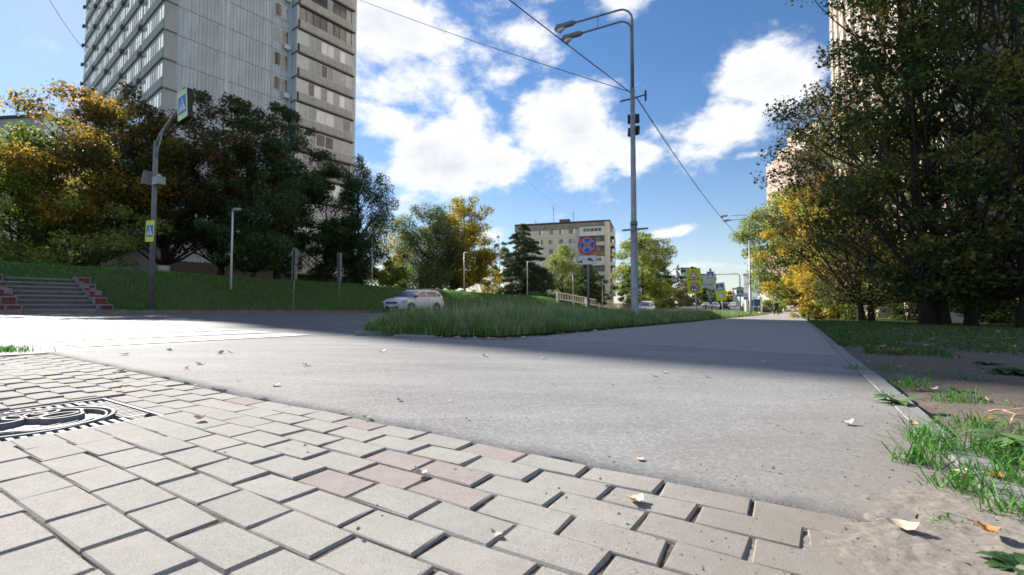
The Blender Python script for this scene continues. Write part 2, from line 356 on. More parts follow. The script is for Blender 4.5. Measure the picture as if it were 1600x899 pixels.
M['curtain'] = mat('curtained_pane', (.80, .81, .80), .10, 0, .12, 1.0, 0, 1.0)
M['glass_bright'] = mat('mirror_bright_pane', (.82, .84, .86), .07, .7, .10, .8, 0, .9)
M['glass_dark'] = mat('window_glass_dark', (.035, .04, .045), .06, 0, .3, .7, 0, .9)
M['frame_w'] = mat('white_window_frame', (.72, .72, .71), .5, 0, .05, 2)
M['frame_d'] = mat('dark_window_frame', (.09, .085, .08), .6, 0, .15, 2)
def m_wall(name, col, var=.14, streak=.25, scale=.5):
    t = NT(name); n = t.noise(scale, 6, .65); st = t.noise(2.2, 4, .6, None, (1, 1, .12)); f = t.noise(30, 3, .6)
    c = t.ramp(n, [(.3, tuple(x * (1 - var) for x in col)), (.7, tuple(min(1, x * (1 + var)) for x in col))])
    c = t.mix(streak, c, t.ramp(st, [(.35, tuple(x * .55 for x in col)), (.65, tuple(min(1, x * 1.15) for x in col))]))
    t.bump(f, .2, .01); return t.fin(c, .85, 0, .3)
M['panel'] = m_wall('bluegrey_concrete_panel', (.57, .615, .65), .12, .4)
M['panel_joint'] = m_wall('panel_joint_mortar', (.62, .655, .68))
M['panel_dark'] = m_wall('dark_clad_base', (.10, .085, .075))
M['parapet'] = m_wall('balcony_concrete', (.52, .50, .45), .15, .35)
M['parapet_grey'] = m_wall('balcony_concrete_grey', (.42, .43, .435), .15, .35)
M['slab'] = m_wall('slab_edge', (.15, .14, .13), .3, .4)
M['beige'] = m_wall('beige_panel', (.66, .615, .555), .10, .25, .4)
M['beige_l'] = m_wall('light_beige_render', (.62, .505, .41), .07, .15)
M['white_wall'] = m_wall('white_render', (.66, .66, .65), .05, .12)
M['brown_brick'] = m_wall('brown_brick', (.30, .21, .155), .15, .2)
M['rust_panel'] = m_wall('rusty_balcony', (.30, .19, .10), .3, .4)
M['stain'] = m_wall('stained_parapet', (.30, .265, .235), .55, .6, 1.6)
M['pinkish'] = m_wall('pink_render', (.52, .40, .345), .1, .2)
M['grey_blue'] = m_wall('greyblue_slab', (.20, .24, .29), .06, .1)
M['far_white'] = m_wall('far_white_panel', (.52, .54, .56), .06, .15)
M['roof'] = mat('bitumen_roof', (.06, .06, .062), .9)
M['step'] = m_wall('step_concrete', (.13, .125, .12), .25, .4, 2)
M['nosing'] = m_wall('worn_step_edge', (.30, .29, .285), .2, .2, 4)
M['redbrick'] = mat('red_brick_face', (.17, .035, .03), .85, 0, .3, 4, .3)
M['stone'] = mat('grey_cheek_stone', (.22, .20, .195), .85, 0, .3, 5, .4)
M['cream'] = m_wall('cream_concrete', (.64, .60, .50), .1, .2)
M['iron'] = None
def m_iron():
    t = NT('worn_cast_iron'); n = t.noise(25, 5, .7); f = t.noise(200, 2)
    t.bump(f, .25, .002)
    return t.fin(t.ramp(n, [(.3, (.14, .14, .145)), (.65, (.25, .25, .255))]), t.math('ADD', .55, t.math('MULTIPLY', n, .25)), .1, .2)
M['iron'] = m_iron()
M['carpaint'] = mat('white_car_paint', (.74, .74, .75), .22, 0, .02, 1, 0, .6)
M['silver'] = mat('silver_car_paint', (.50, .51, .53), .25, .4, .03, 1)
M['darkcar'] = mat('dark_car_paint', (.02, .022, .03), .22, 0, .1, 1)
M['plastic'] = mat('black_plastic', (.022, .022, .024), .55, 0, .15, 4)
M['tyre'] = mat('tyre_rubber', (.02, .02, .02), .85, 0, .2, 8)
M['alloy'] = mat('alloy_rim', (.42, .42, .43), .35, .7, .1, 6)
M['lens'] = NT('headlight_lens').fin((.55, .58, .62), .08, .2, .8)
M['skin'] = mat('skin', (.52, .33, .25), .6, 0, .06, 4)
M['hair'] = mat('dark_hair', (.035, .025, .02), .7, 0, .2, 20)
M['c_black'] = mat('black_cloth', (.016, .016, .018), .85, 0, .25, 12)
M['c_white'] = mat('white_cloth', (.70, .69, .66), .85, 0, .08, 12)
M['c_blue'] = mat('pale_blue_cloth', (.42, .58, .68), .85, 0, .08, 12)
M['c_jeans'] = mat('blue_denim', (.05, .075, .15), .85, 0, .2, 12)
M['c_red'] = mat('red_cloth', (.42, .05, .035), .85, 0, .1, 12)
M['fl_cream'] = mat('dry_leaf_cream', (.62, .50, .35), .7, 0, .25, 40)
M['fl_pink'] = mat('dry_leaf_pinkish', (.62, .46, .38), .7, 0, .25, 40)
M['fl_tan'] = mat('dry_leaf_tan', (.42, .29, .15), .7, 0, .35, 40)
M['fl_orange'] = mat('dry_leaf_orange', (.45, .18, .045), .65, 0, .35, 40)
M['fl_yellow'] = mat('dry_leaf_yellow', (.55, .36, .05), .65, 0, .25, 40)
M['weed'] = m_leaf('weed_leaf', [(.08, .16, .05), (.12, .22, .08), (.18, .28, .12)], .35, .45, 8)
M['weed_dark'] = m_leaf('weed_leaf_dark', [(.035, .085, .03), (.055, .12, .045), (.09, .15, .07)], .3, .45, 6)
# ================================================================== GROUND
def axis(parts):
    out = []
    for a, b, st in parts: out += list(np.arange(a, b, st))
    return np.array(out + [parts[-1][1]])
gx = axis([(-3000, -300, 300), (-300, -80, 20), (-80, 60, 1.0), (60, 300, 15), (300, 3000, 300)])
gy = axis([(-600, -40, 40), (-40, 110, 1.0), (110, 300, 12), (300, 5000, 300)])
GX, GY = np.meshgrid(gx, gy)
_e1, _e2 = toe(GX, GY); _s, _q = tor(GX, GY)
sunk = (_e1 < .9) & (_q < 23.9) & (np.abs(_s) < 200)
GZ = H(GX, GY) - np.where(sunk, .10, .02)
tag(link('ground', grid_mesh('ground', GX, GY, GZ, M['soil'])), kind='structure')
# bank of turf beyond the far kerb, finer than the ground sheet
BS, BQ = np.meshgrid(np.arange(-45, 100, .8), np.arange(23.16, 29.2, .35))
BX, BY = rxy(BS, BQ)
tag(link('turf_bank', grid_mesh('turf_bank', BX, BY, H(BX, BY) + .02 + .06 * vnoise(BX, BY, .9, 3), M['soil'])), kind='structure')
# the road
ss = np.concatenate([np.arange(-60, 80, 1.5), np.arange(80, 206, 6)])
RSg, RQg = np.meshgrid(ss, np.linspace(ROAD0, ROAD1, 13)); RX, RY = rxy(RSg, RQg)
tag(link('road', grid_mesh('road', RX, RY, H0(RX, RY), M['road'])), kind='structure')
# asphalt apron between the two pavings (joins the road)
ee2 = np.concatenate([[1.166], np.arange(1.172, 6.3, .1)]); ee1 = np.linspace(0, 1, 90)
T1, D2 = np.meshgrid(ee1, ee2); lo = -(5.25 + .044 * D2) / .999 - .05
D1 = lo + (.36 - lo) * T1; D2 = D2 + np.where(D2 < 1.2, .022 * (vnoise(D1, D1 * 0, .09, 77) - .35), 0); DX, DY = exy(D1, D2)
dz = -.001 + .004 * vnoise(DX, DY, .9, 5); dz[0] = -.03
tag(link('driveway', grid_mesh('driveway', DX, DY, H0(DX, DY) + dz, M['driveway'])), kind='structure')
# ------------------------------------------------------------------ zebra crossing
zc = tag(MB().box(-.02, .02, -.02, .02, -.06, -.05).build('zebra_crossing', M['paint']), kind='structure')
for k in range(17):
    q0 = ROAD0 + .42 + k * 1.0
    if q0 + .58 > ROAD1: break
    w_ = .60
    vs = []; n = 10
    for i in range(n + 1):
        s_ = 1.75 + .02 * k + (2.5 + .02 * k) * i / n
        for qq in (q0, q0 + w_):
            x, y = rxy(s_, qq); vs.append((x, y, float(H0(x, y)) + .008))
    m_ = MB().add(vs, [(2 * i, 2 * i + 2, 2 * i + 3, 2 * i + 1) for i in range(n)])
    m_.build('crossing_stripe', M['paint'], zc)
def lane_line(s0, s1, q, w, name, mm):
    n = max(2, int((s1 - s0) / 1.5)); vs = []
    for i in range(n + 1):
        s_ = s0 + (s1 - s0) * i / n
        for qq in (q - w / 2, q + w / 2):
            x, y = rxy(s_, qq); vs.append((x, y, float(H0(x, y)) + .008))
    return MB().add(vs, [(2 * i, 2 * i + 2, 2 * i + 3, 2 * i + 1) for i in range(n)]).build(name, mm)
for q_, dash in ((8.7, 0), (13.6, 0), (17.6, 4.5)):
    if dash == 0: tag(lane_line(6.6, 140, q_, .14, 'lane_line', M['paint_thin']), kind='structure')
    else:
        for k in range(18): tag(lane_line(7 + k * 7, 10.5 + k * 7, q_, .13, 'lane_dash', M['paint_thin']), kind='structure')
# ------------------------------------------------------------------ far kerb, stone by stone
kb = MB().add([(*rxy(s, q), float(H0(*rxy(s, q))) + z) for s in np.arange(-46, 101, 2.1) for q, z in ((22.98, -.05), (23.3, .10))],
              [(2 * i, 2 * i + 2, 2 * i + 3, 2 * i + 1) for i in range(69)]).build('road_kerb', M['kerb_pink'])
tag(kb, kind='structure')
stone = MB().bbox(-.495, .495, -.08, .08, -.2, .15, .015).mesh('kerb_stone', M['kerb_pink'])
rr = random.Random(3)
for k in range(120):
    s_ = -35 + k * 1.0; x, y = rxy(s_, 23.05)
    link('kerb_stone', stone, kb, (x, y, float(H0(x, y)) + rr.uniform(-.015, .01)), R(90) - AR + R(rr.uniform(-.8, .8)))
# ------------------------------------------------------------------ front paving: blocks on a sand bed
DR = (-2.753, -2.117, .177, .813)            # the hole for the drain plate
PV, PW = .1935, .0985
def dip(e1, e2): return -.022 * math.exp(-(((e1 + 2.43) / .75) ** 2 + ((e2 - .5) / .75) ** 2)) if True else 0
def pavez(e1, e2):
    return float(H0(*exy(e1, e2))) + dip(e1, e2) + .007 * (float(vnoise(e1, e2, .55, 11)) - .5) - .02 * max(0, min(1, (-3.2 - e1) / 1.5)) * 0
E1g, E2g = np.meshgrid(np.arange(-5.3, .75, .05), np.arange(-3.0, 1.27, .04))
PXg, PYg = exy(E1g, E2g)
bedz = H0(PXg, PYg) - .0062 + .006 * (vnoise(E1g, E2g, .11, 15) - .5) - .022 * np.exp(-(((E1g + 2.43) / .75) ** 2 + ((E2g - .5) / .75) ** 2)) + .007 * (vnoise(E1g, E2g, .55, 11) - .5)
bedz = np.where((E1g > DR[0]) & (E1g < DR[1]) & (E2g > DR[2] - .01) & (E2g < DR[3] + .01), bedz - .055, bedz)
pav = tag(link('front_paving', grid_mesh('front_paving', PXg, PYg, bedz, M['bed'])), kind='structure')
def brick_mesh(seed, mm, L=PV, W=PW, ang=-A32):
    r = random.Random(seed); gl, gw = r.uniform(.0055, .009), r.uniform(.0018, .0035)
    b = MB().bbox(-L / 2 + gl / 2, L / 2 - gl / 2, -W / 2 + gw / 2, W / 2 - gw / 2, -.03, .0, .0028)
    b.v = [(x + r.uniform(-.0012, .0012), y + r.uniform(-.001, .001), z + (r.uniform(-.0008, .0008) if z > -.01 else 0)) for x, y, z in b.v]
    for c_ in range(4):                                  # worn and chipped corners
        if r.random() < .45:
            x, y, z = b.v[8 + c_]; k_ = r.uniform(.02, .09); b.v[8 + c_] = (x * (1 - k_ * .6), y * (1 - k_), z - r.uniform(0, .0018))
            x, y, z = b.v[4 + c_]; b.v[4 + c_] = (x * (1 - k_ * .4), y * (1 - k_ * .7), z - r.uniform(0, .004))
    return b.mesh('brick', mm)
bm_grey = [brick_mesh(i, M['paver']) for i in range(8)]; bm_pink = [brick_mesh(20 + i, M['paver_pink']) for i in range(4)]
pink_px = [(560, 655), (690, 725), (520, 735), (800, 715), (870, 710), (590, 740), (640, 730), (480, 745), (700, 750)]
pink_e = [toe(gp(*p).x, gp(*p).y) for p in pink_px]
in_view, rest = [], []
rb = random.Random(5)
for k in range(0, 42):
    e2 = 1.170 - PW * (k + .5); off = (k % 2) * .5 * PV + rb.uniform(-.025, .025)
    n0 = int(-5.25 / PV)
    for i in range(n0, 4):
        e1 = i * PV + off
        if e1 + PV / 2 > .5 or e1 - PV / 2 < -5.27: continue
        wob = .012 * math.sin(e1 * 1.3 + 1.0) * min(1, max(0, 1.2 - e2)) + .03 * max(0, min(1.2, -e1 - 1.2)) ** 2 * min(1, max(0, (1.17 - e2) / .9))
        c2 = e2 + wob
        rot = R(rb.uniform(-.7, .7)) - math.atan(.06 * max(0, min(1.2, -e1 - 1.2)) * min(1, max(0, (1.17 - e2) / .9))) * -1.0
        x, y = exy(e1, c2); z = pavez(e1, c2) + rb.uniform(-.0014, .0014)
        pk = any(abs(e1 - a) < PV * .5 and abs(c2 - b) < PW * .5 for a, b in pink_e) or rb.random() < .008
        v = y > .5 and abs(x) < y * 1.22 + .15
        (in_view if v else rest).append((y, e1, c2, z, rot, pk))
in_view.sort()
tilt = random.Random(9)
def clip_to_drain(e1, c2):
    a0, a1, b0, b1 = e1 - PV / 2, e1 + PV / 2, c2 - PW / 2, c2 + PW / 2
    if a1 <= DR[0] or a0 >= DR[1] or b1 <= DR[2] or b0 >= DR[3]: return None
    opts = [(max(0, DR[0] - a0) * PW, (a0, DR[0], b0, b1)), (max(0, a1 - DR[1]) * PW, (DR[1], a1, b0, b1)), (max(0, DR[2] - b0) * PV, (a0, a1, b0, DR[2])), (max(0, b1 - DR[3]) * PV, (a0, a1, DR[3], b1))]
    ar, bx_ = max(opts); return bx_ if ar > .0012 else 'gone'
in_view = [b_ for b_ in in_view if clip_to_drain(b_[1], b_[2]) != 'gone']; rest = [b_ for b_ in rest if clip_to_drain(b_[1], b_[2]) != 'gone']
for y_, e1, c2, z, rot, pk in in_view[:300]:
    cb_ = clip_to_drain(e1, c2)
    if cb_:
        a0, a1, b0, b1 = cb_; x, y = exy((a0 + a1) / 2, (b0 + b1) / 2)
        link('brick', MB().bbox(-(a1 - a0) / 2 + .003, (a1 - a0) / 2 - .003, -(b1 - b0) / 2 + .0015, (b1 - b0) / 2 - .0015, -.03, 0, .0028).mesh('brick', M['paver']), pav, (x, y, z), -A32); continue
    o = link('brick', tilt.choice(bm_pink if pk else bm_grey), pav)
    x, y = exy(e1, c2); o.location = (x, y, z)
    o.rotation_euler = (tilt.uniform(-.012, .012), tilt.uniform(-.008, .008), -A32 + rot)
rm = MB()
for y_, e1, c2, z, rot, pk in in_view[300:] + rest:
    x, y = exy(e1, c2); T = Matrix.Translation((x, y, z)) @ Matrix.Rotation(-A32 + rot, 4, 'Z'); b = MB().bbox(-PV / 2 + .003, PV / 2 - .003, -PW / 2 + .002, PW / 2 - .002, -.03, 0, .0045)
    rm.add([T @ Vector(v) for v in b.v], b.f)
tag(rm.build('outer_paving_blocks', M['paver'], pav), kind='stuff')
# ------------------------------------------------------------------ paved footpath beyond the asphalt
PQ1, PQ2 = np.meshgrid(np.linspace(-3.45, .36, 12), np.concatenate([np.arange(5.52, 60, .6), np.arange(60, 130, 3)]))
FX, FY = exy(PQ1, PQ2)
fp = tag(link('footpath', grid_mesh('footpath', FX, FY, H0(FX, FY) - .003, M['bed'])), kind='structure')
fb = [brick_mesh(60 + i, M['paver'], .2, .1) for i in range(4)]
rf = random.Random(12); fr = MB(); cnt = 0
for k in range(0, 150):
    e2 = 5.40 + .1 * k + .05
    for i in range(-18, 3):
        e1 = i * .2 + (k % 2) * .1 + .06
        if e1 + .1 > .36 or e1 - .1 < -3.42: continue
        lim = 5.60 - .02 * (e1 + 3.4)          # the asphalt's ragged edge
        if e2 < lim: continue
        x, y = exy(e1, e2); z = float(H0(x, y)) + .005 + rf.uniform(-.003, .003) + .006 * (float(vnoise(x, y, .7, 4)) - .5)
        if cnt < 300 and abs(x) < 1.2 * y:
            cnt += 1; o = link('brick', rf.choice(fb), fp, (x, y, z)); o.rotation_euler = (rf.uniform(-.015, .015), rf.uniform(-.01, .01), -A32 + R(rf.uniform(-.6, .6)))
        else:
            T = Matrix.Translation((x, y, z)) @ Matrix.Rotation(-A32, 4, 'Z') @ Matrix.Rotation(rf.uniform(-.012, .012), 4, 'X'); b = MB().bbox(-.096, .096, -.0475, .0475, -.03, 0, .004)
            fr.add([T @ Vector(v) for v in b.v], b.f)
tag(fr.build('far_paving_blocks', M['paver'], fp), kind='stuff')
FQ1, FQ2 = np.meshgrid(np.linspace(-3.45, .36, 12), np.concatenate([np.arange(20.4, 60, .6), np.arange(60, 130, 3)])); FX, FY = exy(FQ1, FQ2)
def m_pathfar():
    t = NT('far_path_paving'); n = t.noise(1.1, 6, .6); f = t.noise(40, 3, .7)
    c = t.ramp(n, [(.3, (.26, .25, .235)), (.7, (.34, .33, .31))]); c = t.mix(.4, c, t.ramp(f, [(.3, (.15, .145, .14)), (.7, (.4, .39, .37))]))
    return t.fin(c, .8)
link('distant_surface', grid_mesh('distant_surface', FX, FY, H0(FX, FY) + .009, m_pathfar()), fp)
# kerb of flush concrete on the right of the path
kr = tag(MB().box(-.02, .02, -.02, .02, -.2, -.15).build('path_kerb', M['kerb']), kind='structure')
kst = MB().bbox(-.497, .497, -.045, .045, -.15, .0, .006).mesh('kerb_stone', M['kerb'])
for k in range(0, 34):
    e2 = .55 + k * 1.0
    x, y = exy(.412 + rr.uniform(-.004, .004), e2)
    if k == 0: continue
    o = link('kerb_stone', kst, kr, (x, y, float(H0(x, y)) + .007 + rr.uniform(-.005, .005) - (.004 if k > 3 else 0)), R(90) - A32 + R(rr.uniform(-.5, .5)))
# bare earth to the right of the kerb
VE1, VE2 = np.meshgrid(np.concatenate([np.arange(.452, 3.6, .03), np.arange(3.6, 7.0, .15)]), np.concatenate([np.arange(-1.2, 7, .035), np.arange(7, 26, .25)]))
VX, VY = exy(VE1, VE2)
vz = H0(VX, VY) - .008 + .034 * (vnoise(VX, VY, .45, 21) - .5) + .020 * (vnoise(VX, VY, .12, 22) - .5) + .010 * (vnoise(VX, VY, .045, 23) - .5) + .02 * sstep(.5, 1.2, VE1)
vz -= .012 * (1 - sstep(.46, .6, VE1))
tag(link('dirt_verge', grid_mesh('dirt_verge', VX, VY, vz, M['dirt'])), kind='structure')
# silt washed over the paving's end and the kerb
SE1, SE2 = np.meshgrid(np.arange(-.85, .66, .008), np.arange(-.3, 1.95, .008)); SX, SY = exy(SE1, SE2)
edge = -.12 + .12 * (vnoise(SX, SY, .3, 31) - .5) - .25 * sstep(.9, 1.6, SE2) * 0
sz = -.010 + .030 * sstep(-.16, .58, SE1 - edge * .5 + .10 * (vnoise(SX, SY, .16, 32) - .5)) + .007 * (vnoise(SX, SY, .12, 33) - .5) + .004 * (vnoise(SX, SY, .03, 34) - .5) + .0016 * (np.random.RandomState(3).rand(*SE1.shape) - .5) - .002 + .004 * (vnoise(SX, SY, .014, 36) - .5)
sz -= .024 * sstep(1.25, 1.75, SE2 + .25 * (vnoise(SX, SY, .2, 35) - .5)) + .03 * sstep(1.8, 1.95, SE2)
tag(link('silt', grid_mesh('silt', SX, SY, H0(SX, SY) + sz, M['sand'])), kind='structure')
# grains and crumbs of soil strewn over the apron and the silt
def crumbs(name, n, e1r, e2r, rmin, rmax, mm, seed, pw=1.0):
    r = np.random.RandomState(seed); a = e1r[0] + (e1r[1] - e1r[0]) * r.rand(n) ** pw; b = e2r[0] + (e2r[1] - e2r[0]) * r.rand(n)
    x, y = exy(a, b); z = H0(x, y) + .010 + .014 * sstep(-.1, .4, a) * (b < 1.8)
    P = np.stack([x, y, z], -1); s = rmin + (rmax - rmin) * r.rand(n) ** 3
    base = np.array([[1, 0, 0], [-.5, .87, 0], [-.5, -.87, 0], [0.1, 0, .9]])
    ang = r.rand(n) * 6.28; ca, sa = np.cos(ang), np.sin(ang)
    V = base[None] * s[:, None, None]; V = np.stack([V[..., 0] * ca[:, None] - V[..., 1] * sa[:, None], V[..., 0] * sa[:, None] + V[..., 1] * ca[:, None], V[..., 2]], -1) + P[:, None]
    F = np.array([[0, 1, 3], [1, 2, 3], [2, 0, 3]])[None] + 4 * np.arange(n)[:, None, None]
    return tag(link(name, np_mesh(name, V.reshape(-1, 3), F.reshape(-1, 3), mm)), kind='stuff')
crumbs('soil_crumbs', 380, (.40, -1.6), (.5, 3.6), .0015, .007, M['dirt'], 41, 2.2)
crumbs('silt_crumbs', 1300, (.40, -.35), (.5, 2.4), .0008, .0035, M['sand'], 44, 1.2)
crumbs('asphalt_grit', 900, (.3, -4.8), (1.2, 4.8), .001, .0045, M['bed'], 42)
crumbs('dirt_crumbs', 2600, (.46, 3.2), (.3, 6.5), .002, .011, M['dirt'], 43)
# ------------------------------------------------------------------ cast-iron drain plate
dc = thing('drain_cover', 'square cast iron drain cover with a round ribbed medallion, sunk among the paving blocks', 'drain cover')
DW = .315; dcx, dcy = exy(-2.435, .495)
dc.location = (dcx, dcy, pavez(-2.435, .495) - .004); dc.rotation_euler = (0, 0, -A32)
b = MB()
b.box(-DW, DW, -DW, DW, -.06, -.016)
for s in (-1, 1):
    b.box(-DW, DW, s * (DW - .006) - .006, s * (DW - .006) + .006, -.0162, .002)
    b.box(s * (DW - .006) - .006, s * (DW - .006) + .006, -DW + .0125, DW - .0125, -.0163, .0015)
b.build('plate', M['iron'], dc)
rbm = []
for side in range(4):
    T = Matrix.Rotation(side * math.pi / 2, 4, 'Z')
    for i in range(15):
        u = -.21 + i * .03 + .0
        r_ = .247
        inner = max(.215, math.sqrt(max(0, r_ * r_ - u * u)) + .006) if abs(u) < r_ else .215
        if inner > DW - .03: continue
        m_ = MB().box(u - .0075, u + .0075, inner, DW - .018, -.0165, -.001 + .0003 * (i % 3), 0, T)
        m_.build('rib', M['iron'], dc)
    for i in range(3):                                    # diagonal corner bars
        o_ = MB().box(-.0065, .0065, .012 + .0 * i, .07 - .012 * i, -.0167, -.0008, 0, T @ Matrix.Translation((.225 + .027 * i, .215, 0)))
        o_.build('rib', M['iron'], dc)
ring = MB()
def arc_bar(mb, cx, cy, r, a0, a1, w, z0, z1, n=28, taper=False):
    pts = []
    for i in range(n + 1):
        a = a0 + (a1 - a0) * i / n; ww = w * (math.sin(math.pi * (.08 + .84 * i / n)) if taper else 1)
        for rr_, zz in ((r - ww, z0), (r - ww * .6, z1), (r + ww * .6, z1), (r + ww, z0)):
            pts.append((cx + rr_ * math.cos(a), cy + rr_ * math.sin(a), zz))
    fs = [(4 * i + j, 4 * i + 4 + j, 4 * i + 5 + j, 4 * i + 1 + j) for i in range(n) for j in range(3)]
    mb.add(pts, [tuple(reversed(f)) for f in fs]); return mb
arc_bar(ring, 0, 0, .243, 0, 2 * math.pi, .009, -.017, .004, 56); ring.build('rim', M['iron'], dc)
arc_bar(MB(), 0, 0, .222, 0, 2 * math.pi, .005, -.017, .0005, 56).build('rim', M['iron'], dc)
for i in range(7):                                        # the fan of crescents in the medallion
    a = -.95 + i * .17
    arc_bar(MB(), -.02 + .012 * i, -.09 + .022 * i, .15 + .004 * i, a - .75, a + .95, .012, -.017, .006, 20, True).build('crescent', M['iron'], dc)
for cx, cy, r in ((-.09, .09, .085), (-.12, .02, .06), (-.02, .10, .06), (-.10, -.06, .075), (-.15, .08, .04)):
    arc_bar(MB(), cx, cy, r, 0, 2 * math.pi, .008, -.017, .004, 30).build('scroll', M['iron'], dc)
crx = np.random.RandomState(8)
pm = MB()
for i in range(160):
    a = crx.rand() * 6.28; r_ = .21 * crx.rand() ** .5; s = .003 + .006 * crx.rand(); x, y = r_ * math.cos(a), r_ * math.sin(a)
    pm.add([(x + s, y, -.017), (x - s * .5, y + s * .8, -.017), (x - s * .5, y - s * .8, -.017), (x, y, -.017 + s * .6)], [(0, 1, 3), (1, 2, 3), (2, 0, 3)])
tag(pm.build('trapped_grit', M['dirt'], dc), kind='stuff')
# ================================================================== GRASS
def blades(name, X, Y, Z, hgt, wid, mm, seed, lean=.45, group_dir=None):
    r = np.random.RandomState(seed); n = len(X); a = r.rand(n) * 6.28
    h = hgt * (.45 + .75 * r.rand(n)); w = wid * (.6 + .8 * r.rand(n))
    bx, by = np.cos(a), np.sin(a); ln = lean * (.2 + 1.1 * r.rand(n)) * h
    d = r.rand(n) * 6.28; dx, dy = np.cos(d) * ln, np.sin(d) * ln
    P = np.stack([X, Y, Z], -1); side = np.stack([bx * w / 2, by * w / 2, 0 * w], -1)
    m1 = np.stack([dx * .3, dy * .3, h * .55], -1); m2 = np.stack([dx, dy, h * (1 - .25 * lean)], -1)
    V = np.stack([P - side, P + side, P + m1 + side * .75, P + m1 - side * .75, P + m2], 1)
    b = 5 * np.arange(n)[:, None]
    F = np.concatenate([b + np.array([[0, 1, 2]]), b + np.array([[0, 2, 3]]), b + np.array([[3, 2, 4]])])
    return np_mesh(name, V.reshape(-1, 3), F, mm)
rg = np.random.RandomState(2)
# tall grass of the island between road and path
def island(n, s0, s1, h, w, seed):
    r = np.random.RandomState(seed); e2 = s0 + (s1 - s0) * r.rand(n) ** 1.25
    x0, _ = exy(0, 0)
    lo = -3.52 - .16 * np.clip((6.4 - e2), -.2, 3) * 0
    # left limit: the road's near edge; right limit: the path; rounded nose at the near end
    left = -(5.2 + .044 * e2) - .02
    width = (lo - left) * 1.0
    e1 = left + width * r.rand(n)
    nose = e2 > 4.55 + .75 * sstep(-5.25, -3.45, e1) + .12 * (r.rand(n) - .5)
    e1, e2 = e1[nose], e2[nose]; x, y = exy(e1, e2)
    edge = np.minimum(np.minimum((-3.45 - e1) / .5, (e1 + 5.25 + .044 * e2 + .1) / .35), (e2 - 4.5 - .75 * sstep(-5.25, -3.45, e1)) / .5)
    hh = h * (.38 + .62 * np.clip(edge, 0, 1)) * (.75 + .5 * vnoise(x, y, .8, 71))
    return x, y, H0(x, y) + .03, hh
IE1, IE2 = np.meshgrid(np.linspace(-1, 0, 10), np.arange(4.5, 130, .5)); _l = -(5.2 + .044 * IE2); IE1 = -3.46 + (-3.46 - _l) * IE1
IX, IY = exy(IE1, IE2)
tag(link('traffic_island_soil', grid_mesh('traffic_island_soil', IX, IY, H0(IX, IY) + .016, M['soil'], lambda X, Y: (lambda e: e[1] > 4.6 + .75 * sstep(-5.25, -3.45, e[0]))(toe(X, Y)))), kind='structure')
for nm, n, a, b_, h, w, sd in (('tall_grass', 42000, 4.5, 13, .41, .008, 1), ('tall_grass', 26000, 11, 26, .42, .014, 2), ('tall_grass', 14000, 24, 62, .45, .03, 3)):
    x, y, z, hh = island(n, a, b_, h, w, sd)
    tag(link(nm, blades(nm, x, y, z, hh, w, M['grass_tall'], sd + 10, .5)), kind='stuff')
# seed heads above the island grass
x, y, z, hh = island(6500, 4.8, 24, .48, .01, 9)
tag(link('seed_head_grass', blades('seed_head_grass', x, y, z, hh * 1.12, .006, mat('straw_seed_heads', (.42, .42, .30), .8), 33, .25)), kind='stuff')
# mown grass of the far bank
n = 62000; r = np.random.RandomState(4); s_ = -22 + 105 * r.rand(n) ** 1.15; q_ = 23.15 + 5.2 * r.rand(n)
x, y = rxy(s_, q_)
tag(link('bank_grass', blades('bank_grass', x, y, H(x, y) + .03, .17 * (.6 + .8 * vnoise(x, y, 1.3, 6)), .03 + 0 * x, M['grass'], 14, .6)), kind='stuff')
# shaded lawn of the verge under the trees
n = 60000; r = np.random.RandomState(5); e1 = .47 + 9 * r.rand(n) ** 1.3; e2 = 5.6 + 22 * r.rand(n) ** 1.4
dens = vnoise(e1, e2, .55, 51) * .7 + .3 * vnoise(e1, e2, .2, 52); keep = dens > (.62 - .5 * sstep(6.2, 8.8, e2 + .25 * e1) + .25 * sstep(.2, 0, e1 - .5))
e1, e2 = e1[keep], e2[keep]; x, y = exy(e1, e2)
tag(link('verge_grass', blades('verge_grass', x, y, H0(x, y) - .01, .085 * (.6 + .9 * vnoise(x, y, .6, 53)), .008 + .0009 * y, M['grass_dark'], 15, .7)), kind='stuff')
# a sprig of grass where paving meets road at the far left
x = rg.normal(gp(8, 549).x, .12, 260); y = rg.normal(gp(8, 549).y, .05, 260)
tag(link('gutter_grass', blades('gutter_grass', x, y, H0(x, y), np.full(260, .07), .006, M['grass'], 16, .8)), kind='stuff')
